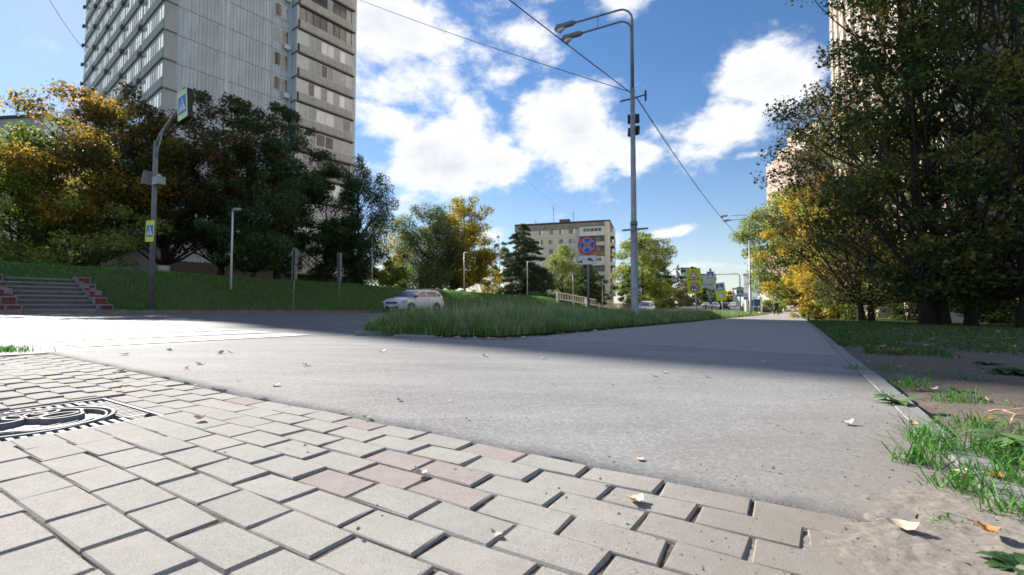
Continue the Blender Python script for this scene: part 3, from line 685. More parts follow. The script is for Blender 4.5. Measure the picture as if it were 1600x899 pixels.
# tufts on the bare earth
def tuft(px, py, n, h, spread, label, mm='grass', lean=.9, wid=.0045, group='grass tufts on the bare dirt'):
    p = gp(px, py); r = np.random.RandomState(int(px * 7 + py)); a = r.rand(n) * 6.28; d = spread * r.rand(n) ** .8
    x = d * np.cos(a); y = d * np.sin(a) * .8
    hh = h * (.5 + .7 * r.rand(n))
    o = link('grass_tuft', blades('grass_tuft', x, y, 0 * x, hh, wid, M[mm], int(px + py), lean), None, (p.x, p.y, float(H0(p.x, p.y)) - .006))
    return tag(o, label, 'grass tuft', group)
TUFTS = [(1424, 604, 200, .10, .11, 'bright grass tuft on the dirt left of the flat pinkish leaf'), (1495, 628, 210, .10, .12, 'grass tuft on the dirt below the flat pinkish leaf'), (1395, 622, 70, .06, .07, 'thin grass beside the pale dandelion rosette at the kerb'),
    (1520, 598, 170, .09, .14, 'dark grass tuft on the dirt just beyond the flat pinkish leaf'), (1446, 690, 170, .125, .07, 'spiky upright grass tuft over the brown leaf by the kerb'), (1480, 708, 240, .12, .09, 'dense grass tuft leaning over the kerb end'),
    (1535, 668, 300, .075, .15, 'wide low grass patch around the tiny yellow leaf'), (1432, 724, 170, .115, .07, 'long bladed grass tuft spilling left over the kerb onto the asphalt'), (1562, 752, 220, .10, .10, 'grass tuft around the orange leaf at the right'),
    (1506, 766, 170, .10, .08, 'grass tuft in front of the pinkish leaf at the edge of the silt'), (1592, 812, 190, .10, .07, 'grass tuft at the right edge above the dark corner weed'), (1478, 817, 60, .04, .06, 'sparse grass lying on the silt right of the large pale leaf'),
    (1385, 578, 110, .10, .08, 'grass tuft in the shade edge nearest the kerb'), (1333, 577, 90, .07, .07, 'small dark grass tuft growing against the shaded kerb'), (1462, 586, 170, .06, .17, 'flat dark grass in the shade behind the bright tuft'),
    (1588, 640, 60, .06, .08, 'short grass at the right edge above the forked twig'), (1588, 725, 200, .11, .10, 'grass tuft at the right edge below the greyish weed'), (1565, 607, 50, .05, .05, 'tiny green grass tuft alone on the dirt right of the split tan leaf')]
for px, py, n_, h_, sp_, lab in TUFTS: tuft(px, py, int(n_ * .6), h_, sp_, lab, 'grass', 1.3, .0036)
def weed(px, py, nl, size, label, mm='weed'):
    p = gp(px, py); t = thing('broadleaf_weed', label, 'weed', (p.x, p.y, float(H0(p.x, p.y)) - .004)); r = random.Random(px)
    for i in range(nl):
        a = i * 2.4 + r.uniform(-.4, .4); L_ = size * r.uniform(.6, 1.1); w = L_ * .3; up = r.uniform(.5, 1.2)
        vs = []; K = 6
        for k in range(K + 1):
            u = k / K; wd = w * math.sin(math.pi * min(1, u ** .7 * .93 + .04)) * (1 + .18 * ((k % 2) * 2 - 1)); rr_ = L_ * u; zz = L_ * (up * u - (.55 * up + .25) * u * u) + .006
            cx, cy = math.cos(a), math.sin(a)
            vs += [(cx * rr_ - cy * wd, cy * rr_ + cx * wd, zz + .12 * wd), (cx * rr_, cy * rr_, zz - .15 * wd), (cx * rr_ + cy * wd, cy * rr_ - cx * wd, zz + .12 * wd)]
        MB().add(vs, [f for k in range(K) for f in ((3 * k, 3 * k + 1, 3 * k + 4, 3 * k + 3), (3 * k + 1, 3 * k + 2, 3 * k + 5, 3 * k + 4))]).build('leaf', M[mm], t, True)
    return t
weed(1402, 632, 11, .10, 'pale dandelion rosette beside the kerb, half way along the dirt')
weed(1580, 588, 18, .15, 'large leafy weed at the right edge under the dark trees', 'weed_dark')
weed(1545, 574, 13, .13, 'leafy weed next to the large one at the right edge', 'weed_dark')
weed(1592, 893, 12, .058, 'dark broadleaf weed in the bottom right corner', 'weed_dark')
weed(1555, 702, 10, .10, 'dandelion with toothed leaves behind the small yellow leaf', 'weed')
weed(1590, 700, 10, .12, 'greyish broad leaves of a weed at the right edge beside the yellow leaf', 'weed')
weed(1500, 615, 8, .07, 'small weed between the two middle grass tufts', 'weed')
# ================================================================== FALLEN LEAVES
def fallen_leaf(px, py, size, mm, rot, label, group=None, curl=.35, shape=.5, lift=0.0):
    p = gp(px, py); e = toe(p.x, p.y)
    z = max(pavez(*e) if e[1] < 1.17 and e[0] < .3 else -9, float(H0(p.x, p.y)) + (.002 if e[1] > 1.17 and e[0] < .45 else -.006))
    if e[0] > -.36 and e[1] < 1.5: z = max(z, float(H0(p.x, p.y)) - .010 + .03 * float(sstep(-.16, .58, e[0])))
    r = random.Random(int(px * 31 + py)); K = 7; vs = []
    for k in range(K + 1):
        u = k / K; w = size * shape * math.sin(math.pi * (u ** .8 * .94 + .03)) * (1 + r.uniform(-.12, .12)); x = size * (u - .5)
        zz = curl * size * (u - .45) ** 2 * 1.6 + r.uniform(0, .04) * size
        for s, zf in ((-1, .42), (-.5, .14), (0, 0), (.5, .10), (1, .34)):
            vs.append((x + r.uniform(-.03, .03) * size, s * w, zz + zf * curl * w * r.uniform(.5, 1.5)))
    fs = [(5 * k + j, 5 * k + 5 + j, 5 * k + 6 + j, 5 * k + 1 + j) for k in range(K) for j in range(4)]
    m_ = MB().add(vs, fs)
    m_.tube([(-size * .48, 0, .01), (-size * .62, .02 * size, curl * size * .35), (-size * .8, .06 * size, curl * size * .15)], size * .012, 5)
    o = m_.build('fallen_leaf', M[mm], None, True, (p.x, p.y, z + .003 + lift), R(rot)); o.rotation_euler = (R(r.uniform(-7, 7)), R(r.uniform(-7, 7)), R(rot))
    return tag(o, label, 'leaf', group)
fallen_leaf(657, 742, .036, 'fl_pink', 160, 'pinkish curled leaf lying on a pink paving block', None, .9, .42)
fallen_leaf(993, 785, .040, 'fl_cream', 30, 'crumpled cream leaf on the silty end of the paving', None, .7, .5)
fallen_leaf(775, 837, .026, 'fl_cream', 140, 'small narrow cream leaf on a joint of the front paving', None, .6, .3)
fallen_leaf(1410, 831, .052, 'fl_cream', -15, 'large pale yellowish leaf on the silt right of the paving', None, .5, .38, .004)
fallen_leaf(1325, 664, .052, 'fl_pink', 10, 'pale leaf with a yellow stem on the asphalt beside the kerb', None, .6, .3)
fallen_leaf(1540, 846, .040, 'fl_orange', 150, 'rusty orange curled leaf among grass near the bottom right corner', None, .9, .5, .006)
fallen_leaf(1556, 752, .038, 'fl_orange', 20, 'orange leaf in the grass above the rusty curled leaf', None, .5, .45, .006)
fallen_leaf(1500, 746, .045, 'fl_pink', 10, 'pinkish leaf lying in grass left of the orange leaf', None, .5, .4, .006)
fallen_leaf(1553, 698, .034, 'fl_yellow', 20, 'small yellow leaf in the grass at the right', None, .6, .5, .008)
fallen_leaf(1543, 655, .026, 'fl_yellow', 70, 'tiny yellow leaf on the dirt below the forked twig', None, .6, .6, .004)
fallen_leaf(1455, 609, .075, 'fl_pink', 5, 'flat pinkish leaf on the dirt between two grass tufts', None, .5, .3, .003)
fallen_leaf(1535, 627, .060, 'fl_tan', 30, 'split tan leaf on the dirt right of the grass tufts', None, .9, .35, .003)
fallen_leaf(1403, 574, .07, 'fl_tan', 0, 'thin tan leaf on the shaded dirt behind the grass tufts', None, .5, .25, .003)
fallen_leaf(1428, 668, .040, 'fl_tan', 60, 'brown leaf caught against the kerb in a grass tuft', None, .6, .5, .004)
fallen_leaf(1560, 588, .07, 'fl_orange', 20, 'reddish leaf under the large leafy weed', None, .6, .5, .004)
fallen_leaf(1580, 692, .042, 'fl_pink', 10, 'pinkish leaf beyond the yellow leaf at the right edge', None, .5, .45, .004)
fallen_leaf(573, 655, .030, 'fl_tan', 10, 'tan leaf on the edge row of paving blocks', None, .7, .4)
fallen_leaf(1000, 720, .024, 'fl_cream', 20, 'white scrap of leaf on the asphalt just past the paving', None, .2, .5)
fallen_leaf(312, 654, .040, 'fl_cream', 0, 'pale leaf standing on the paving right of the drain cover', None, .9, .5)
fallen_leaf(187, 606, .035, 'fl_orange', 80, 'small orange leaf at the far corner of the drain cover', None, .8, .6)
fallen_leaf(183, 592, .05, 'fl_tan', 30, 'brown leaf on the paving behind the drain cover', None, .5, .5)
fallen_leaf(190, 580, .05, 'fl_tan', 0, 'brown leaf on the curved edge where paving meets asphalt', None, .6, .5)
fallen_leaf(304, 602, .040, 'fl_cream', 20, 'cream leaf on the paving edge beyond the drain cover', None, .7, .4)
DL = {(478, 572): 'large cream leaf alone on the sunlit asphalt left of the middle', (432, 604): 'cream leaf on the asphalt just beyond the curved paving edge, left of the middle', (624, 627): 'white leaf on the sunlit asphalt above the pink paving blocks',
      (757, 557): 'pale leaf on the sunlit asphalt close to the shadow edge, left of its neighbour', (847, 561): 'pale leaf on the sunlit asphalt close to the shadow edge, right of its neighbour', (597, 550): 'pale leaf at the shadow edge in front of the island tip',
      (345, 553): 'pinkish leaf at the far left of the asphalt, beside a smaller cream one', (360, 552): 'small cream leaf beside the pinkish one at the far left', (1036, 583): 'pale leaf on the asphalt at the shadow edge towards the right', (1104, 590): 'tan leaf on the asphalt at the shadow edge, rightmost there'}
SL = 'small pale leaf lying on the sunlit asphalt of the driveway'
for i, (px, py, sz, c) in enumerate(((478, 572, .075, 'fl_cream'), (432, 604, .05, 'fl_cream'), (624, 627, .035, 'fl_cream'), (703, 628, .02, 'fl_cream'), (757, 557, .075, 'fl_cream'), (847, 561, .07, 'fl_cream'), (597, 550, .09, 'fl_cream'),
        (345, 553, .09, 'fl_pink'), (360, 552, .06, 'fl_cream'), (312, 570, .07, 'fl_pink'), (265, 548, .08, 'fl_cream'), (195, 555, .08, 'fl_cream'), (292, 577, .05, 'fl_cream'), (1020, 588, .045, 'fl_tan'), (1036, 583, .05, 'fl_cream'), (1104, 590, .04, 'fl_tan'),
        (955, 601, .03, 'fl_tan'), (690, 655, .016, 'fl_tan'), (730, 657, .018, 'fl_tan'), (372, 596, .03, 'fl_tan'))):
    lab = DL.get((px, py)); fallen_leaf(px, py, sz * .8, c, (i * 67) % 360, lab or SL, None if lab else 'small leaves on the driveway', .5, .45)
for i, (px, py, sz, c, lab) in enumerate(((820, 541, .08, 'fl_cream', 'cream leaf in the shade in front of the corner of the tall grass'), (643, 532, .09, 'fl_tan', 'tan leaf in the shade before the half sunk kerb stone'), (1193, 566, .05, 'fl_cream', 'pale leaf alone in the shade on the right half of the asphalt'), (775, 531, .06, 'fl_cream', 'small cream leaf touching the tall grass at its nearest corner'))):
    fallen_leaf(px, py, sz * .8, c, (i * 67) % 360, lab, None, .5, .45)
EL = 'brown leaf caught along the edge of the tall grass'
for i in range(26):
    px = 640 + i * 14.5 + rr.uniform(-5, 5); py = 526 + 5 * min(1, (px - 640) / 130) - max(0, px - 800) * .098 + rr.uniform(-1.2, 1.2)
    fallen_leaf(px, py, rr.uniform(.06, .12), rr.choice(['fl_tan', 'fl_orange', 'fl_cream', 'fl_tan']), rr.uniform(0, 360), EL, 'leaves along the tall grass', .6, .5)
LV = 'dry leaf lying in the shaded grass of the right verge'
for i in range(22):
    px = rr.uniform(1300, 1590); py = rr.uniform(515, 560)
    fallen_leaf(px, py, rr.uniform(.06, .10), rr.choice(['fl_tan', 'fl_orange', 'fl_cream', 'fl_yellow']), rr.uniform(0, 360), LV, 'leaves in the verge grass', .6, .5, .03)
def litter(name, n, e1r, e2r, seed, size, mats_):
    r = np.random.RandomState(seed)
    for mi, mm in enumerate(mats_):
        k = n // len(mats_); a = e1r[0] + (e1r[1] - e1r[0]) * r.rand(k); b = e2r[0] + (e2r[1] - e2r[0]) * r.rand(k); x, y = exy(a, b)
        P = np.stack([x, y, H0(x, y) + .012 + .012 * r.rand(k)], -1); tag(link(name, leaf_cards_flat(name, P, size, M[mm], seed + mi)), kind='stuff')
def leaf_cards_flat(name, P, size, mm, seed):
    r = np.random.RandomState(seed); n = len(P); a = r.rand(n) * 6.28; s = size * (.4 + r.rand(n)); u = np.stack([np.cos(a) * s, np.sin(a) * s, .35 * s * r.normal(size=n)], -1); v = np.stack([-np.sin(a) * s * .45, np.cos(a) * s * .45, .35 * s * r.normal(size=n)], -1)
    V = np.stack([P - u * .5, P + v * .5, P + u * .5, P - v * .5], 1); return np_mesh(name, V.reshape(-1, 3), np.arange(4 * n).reshape(n, 4), mm)
litter('leaf_litter', 260, (.5, 3.4), (.5, 7), 61, .022, ('fl_tan', 'fl_cream', 'fl_orange'))
litter('leaf_litter', 900, (.5, 12), (7, 32), 62, .07, ('fl_tan', 'fl_yellow', 'fl_orange'))
n = 900; r = np.random.RandomState(6); e1 = .5 + 3 * r.rand(n); e2 = .8 + 6 * r.rand(n); kp = vnoise(e1, e2, .25, 66) > .6; e1, e2 = e1[kp], e2[kp]; x, y = exy(e1, e2)
tag(link('dry_grass', blades('dry_grass', x, y, H0(x, y), np.full(len(x), .06), .003, mat('dry_straw', (.30, .25, .13), .8), 67, 1.6)), kind='stuff')
# dry twigs
def twig(px0, py0, px1, py1, r_, label):
    a, b = gp(px0, py0), gp(px1, py1); a.z += .012; b.z += .016; mid = (a + b) / 2 + Vector((.01, .02, .012))
    m_ = MB().tube([a, (a + mid) / 2 + Vector((0, 0, .004)), mid, b], [r_, r_, r_ * .8, r_ * .4], 6)
    m_.tube([mid, mid + (b - a) * .2 + Vector((.03, -.03, .02))], [r_ * .6, r_ * .3], 5)
    tag(m_.build('twig', M['fl_tan']), label, 'twig')
twig(1545, 648, 1600, 658, .004, 'thin brown forked twig on the dirt at the right edge')
twig(1580, 668, 1600, 655, .004, 'short pale twig crossing the dirt at the right edge')
# two kerb stones at the nose of the grass island
for px, py, L_, w_, rot, lab in ((588, 524.5, .58, .13, 10, 'grey kerb stone lying loose at the tip of the grass island'), (648, 528.5, .62, .12, -22, 'grey kerb stone half sunk along the grass island, right of the loose one')):
    p = gp(px, py)
    tag(MB().bbox(-L_ / 2, L_ / 2, -w_ / 2, w_ / 2, -.06, .055 if px < 600 else .03, .015).build('kerb_stone', M['kerb'], None, False, (p.x, p.y, float(H0(p.x, p.y)) + .012), R(rot)), lab, 'kerb stone')
# ================================================================== TREES
def leaf_cards(name, P, size, mm, seed, aspect=.62, up=.5, droop=None):
    r = np.random.RandomState(seed); n = len(P)
    nr = r.normal(size=(n, 3)); nr[:, 2] = np.abs(nr[:, 2]) + up; nr /= np.linalg.norm(nr, axis=1)[:, None]
    t = r.normal(size=(n, 3))
    if droop is not None: t[:, 2] -= droop
    t -= nr * (t * nr).sum(1)[:, None]; t /= np.linalg.norm(t, axis=1)[:, None] + 1e-9; b = np.cross(nr, t)
    s = (size * (.45 + 1.05 * r.rand(n) ** 1.4))[:, None]
    V = np.stack([P - t * s * .5, P + b * s * .5 * aspect + nr * s * .08 - t * s * .05, P + t * s * .5 - nr * s * .06, P - b * s * .5 * aspect + nr * s * .08 - t * s * .05], 1)
    F = np.arange(4 * n).reshape(n, 4)
    return np_mesh(name, V.reshape(-1, 3), F, mm)
def leaf_lobed(name, P, size, mm, seed, up=.5):            # five-lobed leaf for trees close to the camera
    r = np.random.RandomState(seed); n = len(P)
    nr = r.normal(size=(n, 3)); nr[:, 2] = np.abs(nr[:, 2]) + up; nr /= np.linalg.norm(nr, axis=1)[:, None]
    t = r.normal(size=(n, 3)); t[:, 2] -= .5; t -= nr * (t * nr).sum(1)[:, None]; t /= np.linalg.norm(t, axis=1)[:, None] + 1e-9; b = np.cross(nr, t)
    s = (size * (.45 + 1.05 * r.rand(n) ** 1.4))[:, None]
    out = [(-.45, 0, 0), (-.1, .48, .08), (.12, .24, .02), (.55, 0, -.07), (.12, -.24, .02), (-.1, -.48, .08)]
    V = np.stack([P + t * s * a + b * s * c + nr * s * d for a, c, d in out], 1); F = np.arange(6 * n).reshape(n, 6)
    return np_mesh(name, V.reshape(-1, 3), F, mm)
def limb(mb, a, b, r0, r1, sag, rnd, n=5, sides=6):
    a, b = Vector(a), Vector(b); L_ = (b - a).length; pts = []
    o1 = Vector((rnd.uniform(-1, 1), rnd.uniform(-1, 1), 0)) * L_ * .05
    for i in range(n + 1):
        u = i / n; p = a.lerp(b, u); p.z += -sag * L_ * (u - u * u) * 1.6; p += o1 * math.sin(u * math.pi) * 1.0
        if 0 < i < n: p += Vector((rnd.uniform(-1, 1), rnd.uniform(-1, 1), rnd.uniform(-1, 1))) * L_ * .018
        pts.append(p)
    mb.tube(pts, [r0 + (r1 - r0) * (i / n) ** .8 for i in range(n + 1)], sides); return pts
def broad(base, h, rad, seed, nl, leaf, mm, lo=.25, nc=46, stems=1, tr=.16, bark='bark', prof=(.75, .62), sq=.62, cr=.24, weep=0, lean=(0, 0), lobed=False, dens=1.0, rootx=.0, shell=1.0, xs=1.0):
    """trunk with limbs, and a crown of leaves gathered in clumps along them; local coordinates, base at the origin"""
    r = np.random.RandomState(seed); rnd = random.Random(seed)
    cl = []
    while len(cl) < nc:
        t = r.rand(); f = max(0.02, math.sin(math.pi * min(1, max(0, t * prof[0] + (1 - prof[0]) * .55)))) ** prof[1]
        if t > .82: f *= math.sqrt(max(0, 1 - ((t - .82) / .2) ** 2))
        if t < .12: f *= .75 + t * 2
        a = r.rand() * 6.283; rr_ = rad * f * (r.rand() ** (.42 / shell)) * (1 + .18 * math.sin(3 * a + seed) + .10 * math.sin(5 * a + 2 * seed + 4 * t))
        z = h * (lo + (1 - lo) * t)
        c = np.array([rr_ * math.cos(a) * xs + lean[0] * t * h, rr_ * math.sin(a) + lean[1] * t * h, z])
        if all(np.linalg.norm(c - k[0]) > rad * cr * .62 for k in cl) or r.rand() < .12: cl.append((c, rad * cr * (.65 + .6 * r.rand()) * (1 - .35 * max(0, t - .7) / .3)))
    tm = MB()
    trunks = []
    for k in range(stems):
        bx = rootx * (k - (stems - 1) / 2) + rnd.uniform(-.1, .1) * (stems > 1); by = rnd.uniform(-.25, .25) * (stems > 1)
        top = Vector((lean[0] * h * .8 + bx * 2.0 + rnd.uniform(-.4, .4), lean[1] * h * .8 + by * 1.5, h * (.86 - .1 * k)))
        rk = tr * (1 - .18 * k); n = 9; pts = []; rad_ = []
        for i in range(n + 1):
            u = i / n; p = Vector((bx, by, -.15)).lerp(top, u) + Vector((rnd.uniform(-1, 1), rnd.uniform(-1, 1), 0)) * h * .008 * (i > 0)
            pts.append(p); rad_.append(rk * ((1 - u) ** .85 * .92 + .06) * (1.45 if i == 0 else 1))
        tm.tube(pts, rad_, 9); trunks.append((pts, rad_))
    P = []
    tot = sum(c[1] ** 2 for c in cl)
    for c, rc in cl:
        pts, rad_ = rnd.choice(trunks)
        hd = math.hypot(c[0], c[1]); zb = max(h * lo * .55, c[2] - hd * rnd.uniform(.55, 1.0) - h * .04)
        zb = min(zb, h * .8); i = max(1, min(len(pts) - 2, int(zb / (h * .86) * (len(pts) - 1))))
        a = pts[i]; lp = limb(tm, a, c, max(.012, rad_[i] * .5), .012, .22 if not weep else -.15, rnd)
        for q in range(2):
            d = Vector((rnd.uniform(-1, 1), rnd.uniform(-1, 1), rnd.uniform(-.3, .8))) * rc * 1.15
            limb(tm, lp[3], lp[3].lerp(lp[5], .6) + d, .016, .006, .1, rnd, 3, 4)
        k = int(nl * dens * rc * rc / tot)
        q = r.normal(size=(k, 3)); q *= (np.abs(r.rand(k, 1)) ** .33 / np.linalg.norm(q, axis=1)[:, None]) * np.array([1, 1, sq]) * rc
        pp = c + q * (1 + .14 * r.normal(size=(k, 1)))
        # some leaves follow the outer half of the limb
        m_ = k // 5; u = .4 + .6 * r.rand(m_); la = np.array([list(a.lerp(Vector(c), float(x))) for x in u]); pp[:m_] = la + r.normal(size=(m_, 3)) * rc * .3
        if weep: pp[:, 2] -= weep * r.rand(k) ** 1.5 * (.5 + .5 * r.rand())
        P.append(pp)
    return tm, np.concatenate(P)
NTREE = [0]
def tree(name, px, Y, top, rad, mm, label, cat='tree', base=None, group=None, loc=None, **kw):
    p = at(px, 470, Y); x = p.x; z0 = Hs(x, Y) - .02
    if base is not None: z0 = base
    if loc is not None: x, Y, z0 = loc
    h = at(px, top, Y).z - z0
    NTREE[0] += 1; seed = kw.pop('seed', NTREE[0] * 13 + 5); leaf = kw.pop('leaf', .16); nl = kw.pop('nl', 12000); lobed = kw.pop('lobed', False)
    bark = kw.pop('bark', 'bark')
    tm, P = broad(None, h, rad, seed, nl, leaf, mm, **kw)
    t = thing(name, label, cat, (x, Y, z0), 0, group)
    tm.build('trunk', M[bark], t, True)
    me = leaf_lobed('crown', P, leaf, M[mm], seed) if lobed else leaf_cards('crown', P, leaf, M[mm], seed, droop=1.2 if kw.get('weep') else None, aspect=.4 if kw.get('weep') else .62)
    link('crown', me, t); return t
def conifer(name, px, Y, top, rad, mm, label, n=9000, leaf=.32, lo=.05, group=None, pw=.85, cat='tree', tr=.2):
    p = at(px, 470, Y); z0 = Hs(p.x, Y) - .02; h = at(px, top, Y).z - z0; NTREE[0] += 1; seed = NTREE[0] * 17; r = np.random.RandomState(seed); rnd = random.Random(seed)
    t = thing(name, label, cat, (p.x, Y, z0), 0, group); tm = MB(); tm.tube([(0, 0, -.1), (0, 0, h * .5), (0, 0, h * .98)], [tr, tr * .55, .02], 8)
    P = []; nb = int(26 + h * 7)
    for i in range(nb):
        u = (i + rnd.random()) / nb; z = h * (lo + (1 - lo) * u); L_ = rad * ((1 - u) ** pw * rnd.uniform(.72, 1.12) + .04); a = rnd.uniform(0, 6.28)
        e = Vector((math.cos(a) * L_, math.sin(a) * L_, z - L_ * rnd.uniform(.05, .35))); b = Vector((0, 0, z))
        limb(tm, b, e, .035 * (1.2 - u), .008, .12, rnd, 3, 4)
        k = max(8, int(n * L_ / (rad * nb * .5))); uu = r.rand(k) ** .6; sp = np.array(b)[None] * (1 - uu[:, None]) + np.array(e)[None] * uu[:, None]
        P.append(sp + r.normal(size=(k, 3)) * np.array([.09, .09, .06]) * rad * (1.0 - .5 * uu[:, None]) * (1.15 - u))
    P = np.concatenate(P); tm.build('trunk', M['bark'], t, True)
    link('crown', leaf_cards('crown', P, leaf, M[mm], seed, .3, .1, .5), t); return t
# left of the road, on the terrace
tree('lime_tree', 28, 27, 205, 4.6, 'lf_greenyellow', 'green and yellow tree at the far left edge above the steps', nl=44000, leaf=.18, lo=.12, nc=60, tr=.2)
tree('maple_tree', 150, 27.5, 150, 4.6, 'lf_orange', 'maple with orange top leaves right of the leftmost tree', nl=42000, leaf=.18, lo=.22, nc=62, tr=.22, seed=31)
tree('rowan_tree', 95, 24.5, 318, 3.2, 'lf_lime', 'low yellow green tree glowing behind the steps', nl=11000, leaf=.15, lo=.12, nc=34, tr=.12, xs=1.5)
tree('maple_tree', 255, 30, 152, 4.4, 'lf_darkrust', 'dark maple with rusty leaves behind the tall crossing sign pole', nl=44000, leaf=.18, lo=.2, nc=60, tr=.24)
tree('maple_tree', 345, 33, 158, 4.4, 'lf_darkrust', 'dark maple with rusty leaves in front of the ribbed tower wall', nl=44000, leaf=.18, lo=.2, nc=58, tr=.22)
tree('linden_tree', 432, 34.5, 172, 3.9, 'lf_dark', 'tall dark green tree in front of the tower balconies', nl=46000, leaf=.18, lo=.1, nc=60, tr=.22)
tree('linden_tree', 395, 29, 265, 2.9, 'lf_dark', 'lower dark green tree in front of the tall dark one', nl=11000, leaf=.17, lo=.12, nc=34, tr=.14)
tree('linden_tree', 508, 37, 272, 3.1, 'lf_dark', 'dark green tree just right of the tower corner', nl=28000, leaf=.18, lo=.08, nc=40, tr=.18)
tree('birch_tree', 560, 38.5, 243, 3.0, 'lf_dark', 'dark drooping birch with a thin pointed top right of the tower', nl=40000, leaf=.17, lo=.08, nc=64, tr=.16, weep=1.6, prof=(.95, .8), bark='bark', cr=.24)
tree('young_maple', 620, 76, 345, 4.2, 'lf_gold', 'golden orange tree in the gap left of the grey green willow', nl=12000, leaf=.26, lo=.12, nc=44, cr=.3)
tree('willow_tree', 667, 60, 318, 4.1, 'lf_willow', 'grey green drooping willow left of the big golden tree', nl=30000, leaf=.27, lo=.12, nc=70, weep=1.4, tr=.22, cr=.28)
tree('maple_tree', 726, 64, 312, 4.6, 'lf_gold', 'big golden yellow maple with a round crown in the sun', nl=34000, leaf=.27, lo=.14, nc=80, tr=.2, cr=.28)
tree('young_maple', 690, 63, 335, 3.3, 'lf_lime', 'light green tree between the willow and the golden maple', nl=12000, leaf=.25, lo=.12, nc=44, cr=.3)
tree('aspen_tree', 780, 88, 368, 2.8, 'lf_willow', 'pale green slim tree between golden maple and spruce', nl=6000, leaf=.3, lo=.1, nc=26)
tree('shrub', 758, 70, 415, 2.8, 'lf_yellow', 'yellow shrub at the foot of the golden maple', 'shrub', nl=4000, leaf=.22, lo=.05, nc=22, tr=.06, stems=3, rootx=.3)
for px, Y, top, lab, mm in ((612, 62, 402, 'dull yellow undergrowth bush beneath the golden orange tree', 'lf_greenyellow'), (640, 64, 392, 'brownish undergrowth bush left of the willow trunk', 'lf_darkrust'), (590, 47, 408, 'yellow green bush at the foot of the drooping birch', 'lf_greenyellow'), (704, 68, 398, 'dark bush between willow and golden maple trunks', 'lf_green')):
    tree('shrub', px, Y, top, 2.6, mm, lab, 'shrub', nl=6000, leaf=.24, lo=.04, nc=22, tr=.05, stems=3, rootx=.35)
conifer('spruce_tree', 818, 74, 350, 5.6, 'lf_spruce', 'broad grey green spruce in front of the seven storey block', n=30000, leaf=.45, pw=.62)
tree('birch_tree', 880, 80, 380, 3.0, 'lf_lime', 'slender light green birch in front of the seven storey block', nl=12000, leaf=.32, lo=.05, nc=44, prof=(.95, .9), weep=.8, cr=.34)
conifer('pine_tree', 912, 84, 404, 4.6, 'lf_willow', 'soft grey green pine behind the round blue sign', n=16000, leaf=.48, pw=.5)
tree('shrub', 850, 72, 425, 2.8, 'lf_green', 'dark green bush right of the broad spruce', 'shrub', nl=4000, leaf=.24, lo=.04, nc=24, tr=.06, stems=3, rootx=.3)
tree('shrub', 935, 78, 430, 2.6, 'lf_green', 'dark bush under the balconies right of the round blue sign', 'shrub', nl=4000, leaf=.26, lo=.04, nc=24, tr=.06, stems=3, rootx=.3)
tree('poplar_tree', 1003, 103, 364, 6.3, 'lf_lime', 'tall pale yellow green poplar behind the nearest lamp post', nl=24000, leaf=.42, lo=.05, nc=70, tr=.25, cr=.28)
tree('poplar_tree', 1035, 129, 412, 4.8, 'lf_green', 'rounded mid green tree right of the pale poplar', nl=12000, leaf=.42, lo=.03, nc=44, cr=.3)
tree('dense_bush', 982, 93, 428, 2.3, 'lf_dark', 'very dark round bush left of the nearest lamp post', 'shrub', nl=5000, leaf=.28, lo=.03, nc=24, tr=.05)
tree('young_tree', 1030, 119, 434, 4.3, 'lf_lime', 'small fresh green tree beside the white van', nl=9000, leaf=.38, lo=.03, nc=36)
conifer('juniper_tree', 1038, 122, 445, 3.0, 'lf_spruce', 'dark pointed juniper in front of the small fresh green tree', n=4000, leaf=.45, pw=.6)
tree('bare_bush', 1064, 146, 436, 5.2, 'lf_far', 'brownish thin tree left of the yellow hump sign', nl=6000, leaf=.45, lo=.05, nc=30)
tree('shrub', 1084, 170, 460, 3.2, 'lf_gold', 'small yellow bush behind the post of the yellow hump sign', 'shrub', nl=2600, leaf=.42, lo=.03, nc=18, tr=.06)
conifer('fir_tree', 1060, 160, 414, 2.2, 'lf_spruce', 'distant slim dark fir sticking up left of the yellow hump sign', n=2600, leaf=.6, pw=.7)
tree('linden_tree', 1082, 178, 414, 4.5, 'lf_green', 'distant green tree behind the yellow hump sign', nl=4000, leaf=.5, lo=.06, nc=28)
for i, (px, Y, top, rd, mm, lab) in enumerate(((1098, 190, 450, 4, 'lf_green', 'far dark green tree beside the pale slab block'), (1112, 210, 452, 5, 'lf_dark', 'far dark tree in front of the pale slab block'), (1128, 215, 455, 4.5, 'lf_green', 'far green tree behind the tilted crossing sign'),
        (1140, 205, 456, 4.5, 'lf_gold', 'far orange tree right of the tilted crossing sign'), (1152, 215, 455, 5, 'lf_far', 'far reddish tree at the end of the road'), (1190, 170, 455, 4, 'lf_green', 'far green tree between the bus stop and the grey tower'))):
    tree('distant_tree', px, Y, top, rd, mm, lab, nl=2600, leaf=.7, lo=.03, nc=24, group='trees at the far end of the road')
